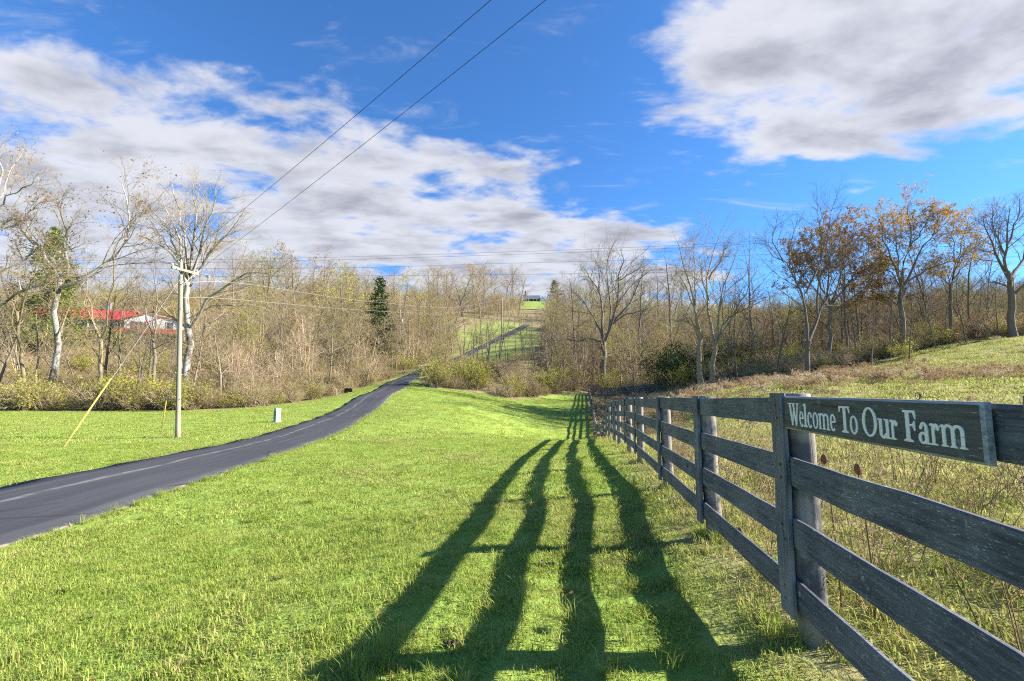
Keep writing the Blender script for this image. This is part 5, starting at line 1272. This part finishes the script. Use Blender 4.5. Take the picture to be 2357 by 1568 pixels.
def hang(a, b, ext, sag):
    a, b = Vector(a), Vector(b); e_ = a + (b - a) * ext; out = []
    for i in range(9):
        f = i / 8; p = a + (e_ - a) * f; p.z -= sag * 4 * f * (1 - f); out.append(p)
    return out
ptop = pb + Vector((lean * PH, 0, PH + 0.14))
dA = ray(1127, 0); dB = ray(1253, 0)
A1 = Vector((0, 0, CAM_Z)) + dA * 8.0; B1 = Vector((0, 0, CAM_Z)) + dB * 8.0
wire("higher of the two steep overhead wires leaving the frame top", hang(ptop, A1 + Vector((0, 0, 0.42)), 2.3, 0.45), 0.0065, M_CABLE)
wire("lower of the two steep overhead wires leaving the frame top", hang(aR - yv * 0.13 + Vector((0, 0, 0.2)), B1 + Vector((0, 0, 0.42)), 2.3, 0.45), 0.0065, M_CABLE)
def far_wire(pts, label, dy=0.0, r=0.009):
    wire(label, [at(px, py + dy, 42 - 0.0025 * px) for px, py in pts], r, M_CABLE)
l1 = [(-500, 606), (0, 600), (560, 597), (1178, 580), (1560, 565), (1770, 553), (2119, 536), (2357, 522), (2800, 492)]
far_wire(l1, "topmost of the level power lines crossing above the wood", 0)
far_wire(l1, "power line hanging just under the topmost level one", 6)
far_wire([(-500, 622), (0, 618), (750, 617), (1178, 606), (1560, 596), (1777, 585), (2022, 575), (2357, 557), (2800, 530)], "third level power line from the top above the wood")
far_wire([(-500, 642), (0, 640), (700, 636), (1178, 632), (1560, 626), (1777, 613), (1924, 606), (2357, 590), (2800, 566)], "lowest level power line just above the treetops")
# far poles
def far_pole(px, Y, ytop, label, transformer=False):
    x = (px - 1178.5) / FPX * Y; z0 = height(x, Y); zt = (898 - ytop) / FPX * Y + CAM_Z
    o = empty("utility_pole", (x, Y, z0), label, "utility pole"); Hh = zt - z0
    link("pole", pole_mesh(Hh, 0.20, 0.16), o); insulator(o, (0, 0, Hh), 2.2)
    if transformer:
        mb = MB(); mb.tube([(0.42, -0.1, Hh - z) for z in (2.7, 2.65, 1.75, 1.65)], [0.26, 0.28, 0.28, 0.20], 12)
        link("transformer", mb.mesh("transformer", [M_GALV], True), o)
        link("crossarm", MB().box((0, 0, Hh - 0.35), (1.6, 0.12, 0.14)).mesh("crossarm", [M_POLE]), o)
    return Vector((x, Y, zt))
p_mid = far_pole(1155, 150, 687, "bare pole beside the upper driveway with cables reaching it")
p_tr = far_pole(918, 100, 716, "pale pole carrying a grey transformer in the hillside trees", True)
p_hill = far_pole(1216, 272, 664, "pole standing in front of the hilltop house")
s0 = pb + Vector((lean * PH * 0.9, -0.1, PH - 1.15)); s1 = pb + Vector((lean * PH * 0.8, -0.1, PH - 1.75))
def span(label, a, mids, b, r=0.007):
    wire(label, [a] + [at(px, py, Y) for px, py, Y in mids] + [b], r, M_CABLEP)
span("upper pale cable sagging from the near pole to the upper driveway pole", s0, [(567, 654, 32), (850, 694, 62), (1050, 707, 105)], p_mid)
span("lower pale cable sagging across the wooded hillside", s1, [(550, 690, 32), (817, 713, 62), (983, 721, 95), (1080, 715, 122)], p_mid - Vector((0, 0, 0.8)))
span("thin cable from the transformer pole to the upper driveway pole", p_tr, [(1000, 724, 112), (1080, 716, 130)], p_mid - Vector((0, 0, 1.4)))
span("thin service cable passing in front of the red-roofed house", pb + Vector((0, -0.1, PH - 2.2)), [(330, 715, 22.5), (195, 709, 23.5), (0, 695, 25)], at(-300, 668, 28), 0.006)
# guy wires
ga = at(145, 1031, 17.2); ga.z = height(ga.x, ga.y)
gt = pb + Vector((lean * PH * 0.85, 0, PH - 0.75))
def guy(label, a, top, glen, r=0.0045):
    o = empty("guy_wire", a, label, "guy wire"); d = (top - a)
    link("wire", MB().tube([Vector((0, 0, -0.1)), d], r, 5).mesh("wire", [M_CABLEP]), o)
    n_ = d.normalized(); link("guard", MB().tube([n_ * 0.05, n_ * glen], 0.022, 8).mesh("guard", [M_YGUARD], True), o)
guy("long slanting guy wire with yellow guard, anchored nearest the driveway", ga, gt, 3.0)
gb = at(372, 991, 26); gb.z = height(gb.x, gb.y)
guy("short yellow-guarded guy wire beyond the utility pole", gb, pb + Vector((lean * PH * 0.7, 0.1, PH - 1.6)), 2.0)
# telecom pedestal
M_PED = simple_mat("pale_green_painted_steel", (0.40, 0.50, 0.40), 0.5, 0.10, 5)
M_PEDL = simple_mat("dark_green_label", (0.09, 0.16, 0.12), 0.6, 0.3, 20)
b = at(637, 975, 30); 
ped = empty("utility_pedestal", (b.x, b.y, height(b.x, b.y)), "pale green utility pedestal on the grass beside the driveway", "utility box", rz=math.radians(-32))
link("cabinet", MB().box((0, 0, 0.44), (0.30, 0.30, 0.72), taper=0.97).mesh("cabinet", [M_PED]), ped)
link("cap", MB().box((0, 0, 0.835), (0.33, 0.33, 0.07), taper=0.86).mesh("cap", [M_PED]), ped)
link("base", MB().box((0, 0, 0.04), (0.36, 0.36, 0.10), taper=0.95).mesh("base", [M_PED]), ped)
for k_, (zz, hh2) in enumerate(((0.62, 0.14), (0.42, 0.16), (0.24, 0.08))):
    link("label_plate", MB().box((-0.02, -0.150, zz), (0.16, 0.012, hh2)).mesh("label_plate", [M_PEDL]), ped)

# ------------------------------------------------------------------ houses
M_RED = simple_mat("red_metal_roof", (0.42, 0.045, 0.050), 0.45, 0.15, 1.2)
M_WHITE = simple_mat("white_siding", (0.74, 0.74, 0.73), 0.6, 0.06, 2)
M_GREYW = simple_mat("grey_stone_wall", (0.16, 0.16, 0.165), 0.8, 0.35, 2.5)
M_GLASS = simple_mat("dark_window_glass", (0.035, 0.045, 0.055), 0.12, 0.05, 1, 0, 0.6)
M_SLATE = simple_mat("blue_grey_shingle", (0.115, 0.135, 0.165), 0.75, 0.2, 2)
M_BRICK = simple_mat("red_brown_brick", (0.24, 0.105, 0.075), 0.8, 0.3, 5)
def gable(mb, x0, x1, y0, y1, z0, z1, over=0.35, th=0.14, mat=0, axis='x'):
    """two-slope roof slab pair over the rectangle, ridge along axis"""
    if axis == 'x':
        ym = (y0 + y1) / 2; s = (z1 - z0) / (ym - y0)
        for yy, sg in ((y0, -1), (y1, 1)):
            e = (x0 - over, yy + sg * over, z0 - s * over); f = (x1 + over, yy + sg * over, z0 - s * over); g = (x1 + over, ym, z1); h = (x0 - over, ym, z1)
            lo = [e, f, g, h]; up = [(a, b_, c + th) for a, b_, c in lo]
            mb.poly(lo + up, [(0, 1, 2, 3), (4, 5, 6, 7), (0, 1, 5, 4), (1, 2, 6, 5), (2, 3, 7, 6), (3, 0, 4, 7)], mat)
    else:
        xm = (x0 + x1) / 2; s = (z1 - z0) / (xm - x0)
        for xx, sg in ((x0, -1), (x1, 1)):
            e = (xx + sg * over, y0 - over, z0 - s * over); f = (xx + sg * over, y1 + over, z0 - s * over); g = (xm, y1 + over, z1); h = (xm, y0 - over, z1)
            lo = [e, f, g, h]; up = [(a, b_, c + th) for a, b_, c in lo]
            mb.poly(lo + up, [(0, 1, 2, 3), (4, 5, 6, 7), (0, 1, 5, 4), (1, 2, 6, 5), (2, 3, 7, 6), (3, 0, 4, 7)], mat)
    return mb
def gable_block(x0, x1, y0, y1, z0, z1, zr):
    """walls with a pointed gable on the y faces (ridge runs along y)"""
    xm = (x0 + x1) / 2; mb = MB()
    P = [(x0, y0, z0), (x1, y0, z0), (x1, y0, z1), (xm, y0, zr), (x0, y0, z1)]; B = [(a, y1, c) for a, _, c in P]
    return mb.poly(P + B, [(0, 1, 2, 3, 4), (9, 8, 7, 6, 5), (0, 1, 6, 5), (1, 2, 7, 6), (4, 0, 5, 9)])
def window(parent, x, y, z, w_, h, shutter=None):
    f = link("window", MB().box((x, y - 0.03, z), (w_ + 0.22, 0.10, h + 0.22)).mesh("window", [M_WHITE]), parent)
    for k in (-1, 1): link("pane", MB().box((x, y - 0.085, z + k * h * 0.255), (w_, 0.03, h * 0.47)).mesh("pane", [M_GLASS]), f)
    if shutter:
        for s in (-1, 1): link("shutter", MB().box((x + s * (w_ / 2 + 0.32), y - 0.05, z), (0.36, 0.06, h + 0.15)).mesh("shutter", [shutter]), f)
YH = 86.0; u_ = YH / FPX
hx = (275 - 1178.5) * u_; hz = (898 - 785) * u_ + CAM_Z
house = empty("red_roofed_house", (hx, YH, hz), "white-gabled house with bright red metal roof behind the bare trees", "house", rz=0.38)
def zz(py): return (785 - py) * u_
M_ = lambda n_, mb, m: link(n_, mb.mesh(n_, [m] if not isinstance(m, list) else m), house)
M_("wall", MB().box((-7.0, 5.0, zz(733) / 2 - 1.0), (13.8, 8.0, zz(733) + 2.0)), M_GREYW)
gable(mbr := MB(), -14.0, 0.0, 1.0, 9.0, zz(733), zz(706), 0.5); M_("roof", mbr, M_RED)
link("chimney", MB().box((-4.2, 5.0, zz(700)), (0.9, 0.9, 2.2)).mesh("chimney", [M_GREYW]), house)
M_("gable_wall", gable_block(0.15, 8.9, 0.0, 9.0, zz(800), zz(733), zz(713)), M_WHITE)
gable(mbr := MB(), 0.15, 8.9, 0.0, 9.0, zz(733), zz(713), 0.4, axis='y'); M_("roof", mbr, M_RED)
M_("gable_wall", gable_block(4.6, 9.2, -1.2, -0.02, zz(800), zz(738), zz(724)), M_WHITE)
gable(mbr := MB(), 4.6, 9.2, -1.2, -0.05, zz(738), zz(724), 0.3, axis='y'); M_("roof", mbr, M_RED)
window(house, 2.4, 0.0, zz(748), 1.2, 1.5, M_RED); window(house, 7.6, -1.2, zz(747), 1.0, 1.3)
mb = MB(); mb.poly([(0.0, -1.25, zz(758)), (10.3, -1.25, zz(758)), (10.3, -3.8, zz(770)), (0.0, -3.8, zz(770))] + [(0.0, -1.25, zz(758) + 0.15), (10.3, -1.25, zz(758) + 0.15), (10.3, -3.8, zz(770) + 0.15), (0.0, -3.8, zz(770) + 0.15)],
                   [(0, 1, 2, 3), (4, 5, 6, 7), (0, 1, 5, 4), (1, 2, 6, 5), (2, 3, 7, 6), (3, 0, 4, 7)])
M_("porch_roof", mb, M_RED)
for xp in (0.3, 3.5, 6.8, 10.0): M_("porch_post", MB().box((xp, -3.6, zz(770) / 2 - 1.2), (0.16, 0.16, zz(770) + 2.4)), M_WHITE)
for xw in (-9.0, -6.2, -2.2): window(house, xw, 1.0, zz(752), 1.3, 1.3)
annex = empty("red_roofed_shed", ((78 - 1178.5) * u_, YH + 2, hz), "small red-roofed outbuilding at the far end of the red-roofed house", "shed", rz=0.38)
link("wall", MB().box((1.0, 2.5, zz(732) / 2 - 1), (4.4, 4.0, zz(732) + 2)).mesh("wall", [M_GREYW]), annex)
gable(mbr := MB(), -1.2, 3.2, 0.5, 4.5, zz(732), zz(720), 0.3); link("roof", mbr.mesh("roof", [M_RED]), annex)
# hilltop house
YF = 292.0; uf = YF / FPX; fx0 = (1207 - 1178.5) * uf; gz = height((1228 - 1178.5) * uf, YF)
fh = empty("hilltop_house", (fx0, YF, gz), "blue-grey roofed house with porch on the hilltop clearing", "house")
zb = lambda py: (898 - py) * uf + CAM_Z - gz
L_ = lambda n_, mb, m, par=None: link(n_, mb.mesh(n_, [m]), par or fh)
L_("wall", MB().box((5.0, 5.0, zb(689) / 2 - 1), (9.6, 7.0, zb(689) + 2)), M_BRICK)
gable(mbr := MB(), 0.0, 10.0, 0.4, 8.6, zb(689), zb(675), 0.4); rf = L_("roof", mbr, M_SLATE)
link("chimney", MB().box((0.9, 4.6, zb(671)), (1.0, 1.0, 3.6)).mesh("chimney", [M_BRICK]), rf)
mb = MB(); mb.box((5.6, -0.9, zb(688.5)), (9.0, 2.6, 0.18)); L_("porch_roof", mb, M_SLATE)
for k_ in range(5): L_("porch_post", MB().box((1.4 + k_ * 2.1, -2.0, zb(688.5) / 2 - 0.5), (0.22, 0.22, zb(688.5) + 1.0)), M_WHITE)
for k_ in range(4): window(fh, 2.4 + k_ * 2.1, 1.5, zb(693.5), 1.0, 1.2)
L_("gable_wall", gable_block(10.1, 13.0, 0.5, 7.5, -1.5, zb(688), zb(680)), M_WHITE)
gable(mbr := MB(), 10.1, 13.0, 0.5, 7.5, zb(688), zb(680), 0.3, axis='y'); L_("roof", mbr, M_SLATE)
# ------------------------------------------------------------------ small things
M_CONC = simple_mat("grey_concrete", (0.30, 0.29, 0.27), 0.85, 0.25, 6)
M_DARKW = simple_mat("dark_creosoted_timber", (0.045, 0.040, 0.036), 0.85, 0.3, 8)
def base_at(px, py, Y): b = at(px, py, Y); return Vector((b.x, b.y, height(b.x, b.y)))
q = base_at(802, 899, 57); 
hw = empty("culvert_headwall", q, "dark timber culvert headwall at the grass edge beyond the driveway", "headwall")
link("face", MB().poly([(-0.55, 0, -0.2), (0.50, 0, -0.2), (0.42, 0, 0.46), (-0.48, 0, 0.50), (-0.55, 0.16, -0.2), (0.50, 0.16, -0.2), (0.42, 0.16, 0.46), (-0.48, 0.16, 0.50)], [(0, 1, 2, 3), (7, 6, 5, 4), (0, 1, 5, 4), (1, 2, 6, 5), (2, 3, 7, 6), (3, 0, 4, 7)]).mesh("face", [M_DARKW]), hw)
link("cap_board", MB().box((-0.03, 0.06, 0.52), (1.02, 0.30, 0.05)).mesh("cap_board", [M_DARKW]), hw)
q = base_at(774, 909, 55); o = empty("marker_post", q, "pale stub post left of the timber culvert headwall", "post")
link("shaft", MB().tube([(0, 0, -0.1), (0.01, 0, 0.45), (0.02, 0, 0.82)], [0.07, 0.065, 0.06], 9).mesh("shaft", [M_POLE], True), o)
link("cap", MB().tube([(0.02, 0, 0.82), (0.02, 0, 0.86)], [0.075, 0.04], 9).mesh("cap", [M_GALV], True), o)
q = base_at(1005, 899, 60); o = empty("wooden_post", q, "brown wooden post at the bush edge on the driveway bend", "post")
link("shaft", MB().tube([(0, 0, -0.1), (0.0, 0, 0.5), (0.02, 0, 0.85)], [0.10, 0.095, 0.09], 9).mesh("shaft", [simple_mat("brown_post_wood", (0.20, 0.12, 0.075), 0.85, 0.3, 8)], True), o)
link("cap", MB().tube([(0.02, 0, 0.85), (0.02, 0, 0.90)], [0.09, 0.05], 9).mesh("cap", [M_DARKW], True), o)
q = base_at(994, 899, 60); o = empty("concrete_culvert_block", q, "small concrete culvert block beside the brown wooden post", "block")
link("slab", MB().box((0, 0, 0.12), (0.66, 0.35, 0.34), taper=0.95).mesh("slab", [M_CONC]), o)
link("coping", MB().box((0, 0, 0.32), (0.74, 0.42, 0.07)).mesh("coping", [M_CONC]), o)
# little tractor half hidden on the hillside
M_OR = simple_mat("orange_machine_paint", (0.55, 0.13, 0.03), 0.45, 0.1); M_TYRE = simple_mat("black_rubber", (0.025, 0.025, 0.027), 0.85, 0.1); M_TEAL = simple_mat("teal_panel", (0.06, 0.22, 0.26), 0.5, 0.1)
Yt = 112; xt = (950 - 1178.5) / FPX * Yt; zt = (898 - 727) / FPX * Yt + CAM_Z
gtz = height(xt, Yt)
tr = empty("tractor", (xt, Yt, gtz), "small orange tractor with white seat half hidden on the hillside", "tractor", rz=0.3)
link("hood", MB().box((0.65, 0, 0.95), (1.2, 0.6, 0.55), taper=0.9).mesh("hood", [M_OR]), tr)
link("body", MB().box((-0.35, 0, 0.72), (1.0, 0.7, 0.42)).mesh("body", [M_TEAL]), tr)
link("seat", MB().box((-0.45, 0, 1.12), (0.5, 0.5, 0.16)).box((-0.70, 0, 1.36), (0.12, 0.5, 0.5)).mesh("seat", [M_WHITE]), tr)
for (wx, wy, wr) in ((-0.55, 0.55, 0.62), (-0.55, -0.55, 0.62), (0.95, 0.45, 0.36), (0.95, -0.45, 0.36)):
    wh = link("wheel", MB().tube([(wx, wy - 0.12, wr), (wx, wy - 0.08, wr), (wx, wy + 0.08, wr), (wx, wy + 0.12, wr)], [wr * 0.85, wr, wr, wr * 0.85], 18).mesh("wheel", [M_TYRE]), tr)
    link("rim", MB().tube([(wx, wy - 0.13, wr), (wx, wy + 0.13, wr)], [wr * 0.5, wr * 0.5], 12).mesh("rim", [M_WHITE]), wh)
link("steering_wheel", MB().tube([(-0.05, 0.2 * math.cos(a), 1.35 + 0.2 * math.sin(a)) for a in np.linspace(0, 6.28, 13)], 0.02, 5).mesh("steering_wheel", [M_TYRE]), tr)
# teasels behind the fence
M_TEASEL = simple_mat("brown_teasel_head", (0.20, 0.105, 0.055), 0.85, 0.35, 60)
def teasel(px, py, Y, label, bend=0.06, top=None):
    tip = at(px, py, Y); g_ = height(tip.x + bend, tip.y); b = Vector((tip.x + bend, tip.y + 0.03, g_)); o = empty("teasel", b, label, "weed")
    d = tip - b
    link("stem", MB().tube([(0, 0, -0.03), d * 0.35 + Vector((0.012, 0, 0)), d * 0.7 + Vector((0.008, 0, 0)), d * 0.97], [0.005, 0.0045, 0.004, 0.003], 6).mesh("stem", [M_STEM], True), o)
    rgt = np.random.default_rng(int(px)); mb = MB(); ax = d.normalized()
    prof = [(-0.026, 0.006), (-0.02, 0.015), (-0.005, 0.0185), (0.012, 0.016), (0.024, 0.009), (0.028, 0.002)]
    mb.tube([d + Vector((0, 0, a)) for a, _ in prof], [r for _, r in prof], 10)
    for k in range(150):
        an = rgt.uniform(0, 6.28); h_ = rgt.uniform(-0.022, 0.024); r = np.interp(h_, [p[0] for p in prof], [p[1] for p in prof])
        n_ = Vector((math.cos(an), math.sin(an), 0.35)); s_ = Vector((-math.sin(an), math.cos(an), 0)) * 0.0012; c_ = d + Vector((r * math.cos(an), r * math.sin(an), h_))
        mb.poly([c_ - s_, c_ + s_, c_ + n_ * 0.007], [(0, 1, 2)])
    hd = link("seed_head", mb.mesh("seed_head", [M_TEASEL], False), o)
    mb = MB()
    for k in range(5):
        an = k * 1.26; s_ = d + Vector((0, 0, -0.03)); n_ = Vector((math.cos(an), math.sin(an), 0))
        mb.tube([s_, s_ + n_ * 0.02 + Vector((0, 0, 0.002)), s_ + n_ * 0.034 + Vector((0, 0, 0.022))], [0.0014, 0.0012, 0.0006], 4)
    link("bract", mb.mesh("bract", [M_STEM]), hd)
teasel(1974, 1079, 2.55, "single brown teasel head standing clear above the second rail")
teasel(1897, 1056, 2.75, "teasel head beside the round post, the taller of the close pair")
teasel(1874, 1060, 2.78, "teasel head half hidden by the second rail, next to its taller twin", 0.03)
teasel(1703, 1222, 3.55, "low bent teasel poking through under the bottom rail", 0.16)
# a few dark clods in the mown grass
M_SOIL = simple_mat("dark_soil_clod", (0.045, 0.034, 0.024), 0.95, 0.4, 30)
for px, py, r, lab in ((1255, 1305, 0.026, "dark flat clod of soil lying between the middle fence shadows"), (1040, 1487, 0.016, "little dark clod at the frame foot between long shadows")):
    d = ray(px, py); Yc = (1.31) / -d.z; x = d.x * Yc
    for _ in range(6): Yc = (CAM_Z - height(d.x * Yc, Yc)) / -d.z
    rgt = np.random.default_rng(px); mb = MB()
    for k in range(7):
        c = Vector((rgt.normal(0, r * 1.3), rgt.normal(0, r * 0.6), 0.02)); s = r * rgt.uniform(0.5, 1.0)
        mb.tube([c + Vector((0, 0, z * s)) for z in (-1.2, -0.5, 0.2, 0.7)], [s * 0.7, s * 1.0, s * 0.8, s * 0.25], 7)
    tag(link("soil_clod", mb.mesh("soil_clod", [M_SOIL], True), loc=(d.x * Yc, Yc, height(d.x * Yc, Yc))), lab, "clod")
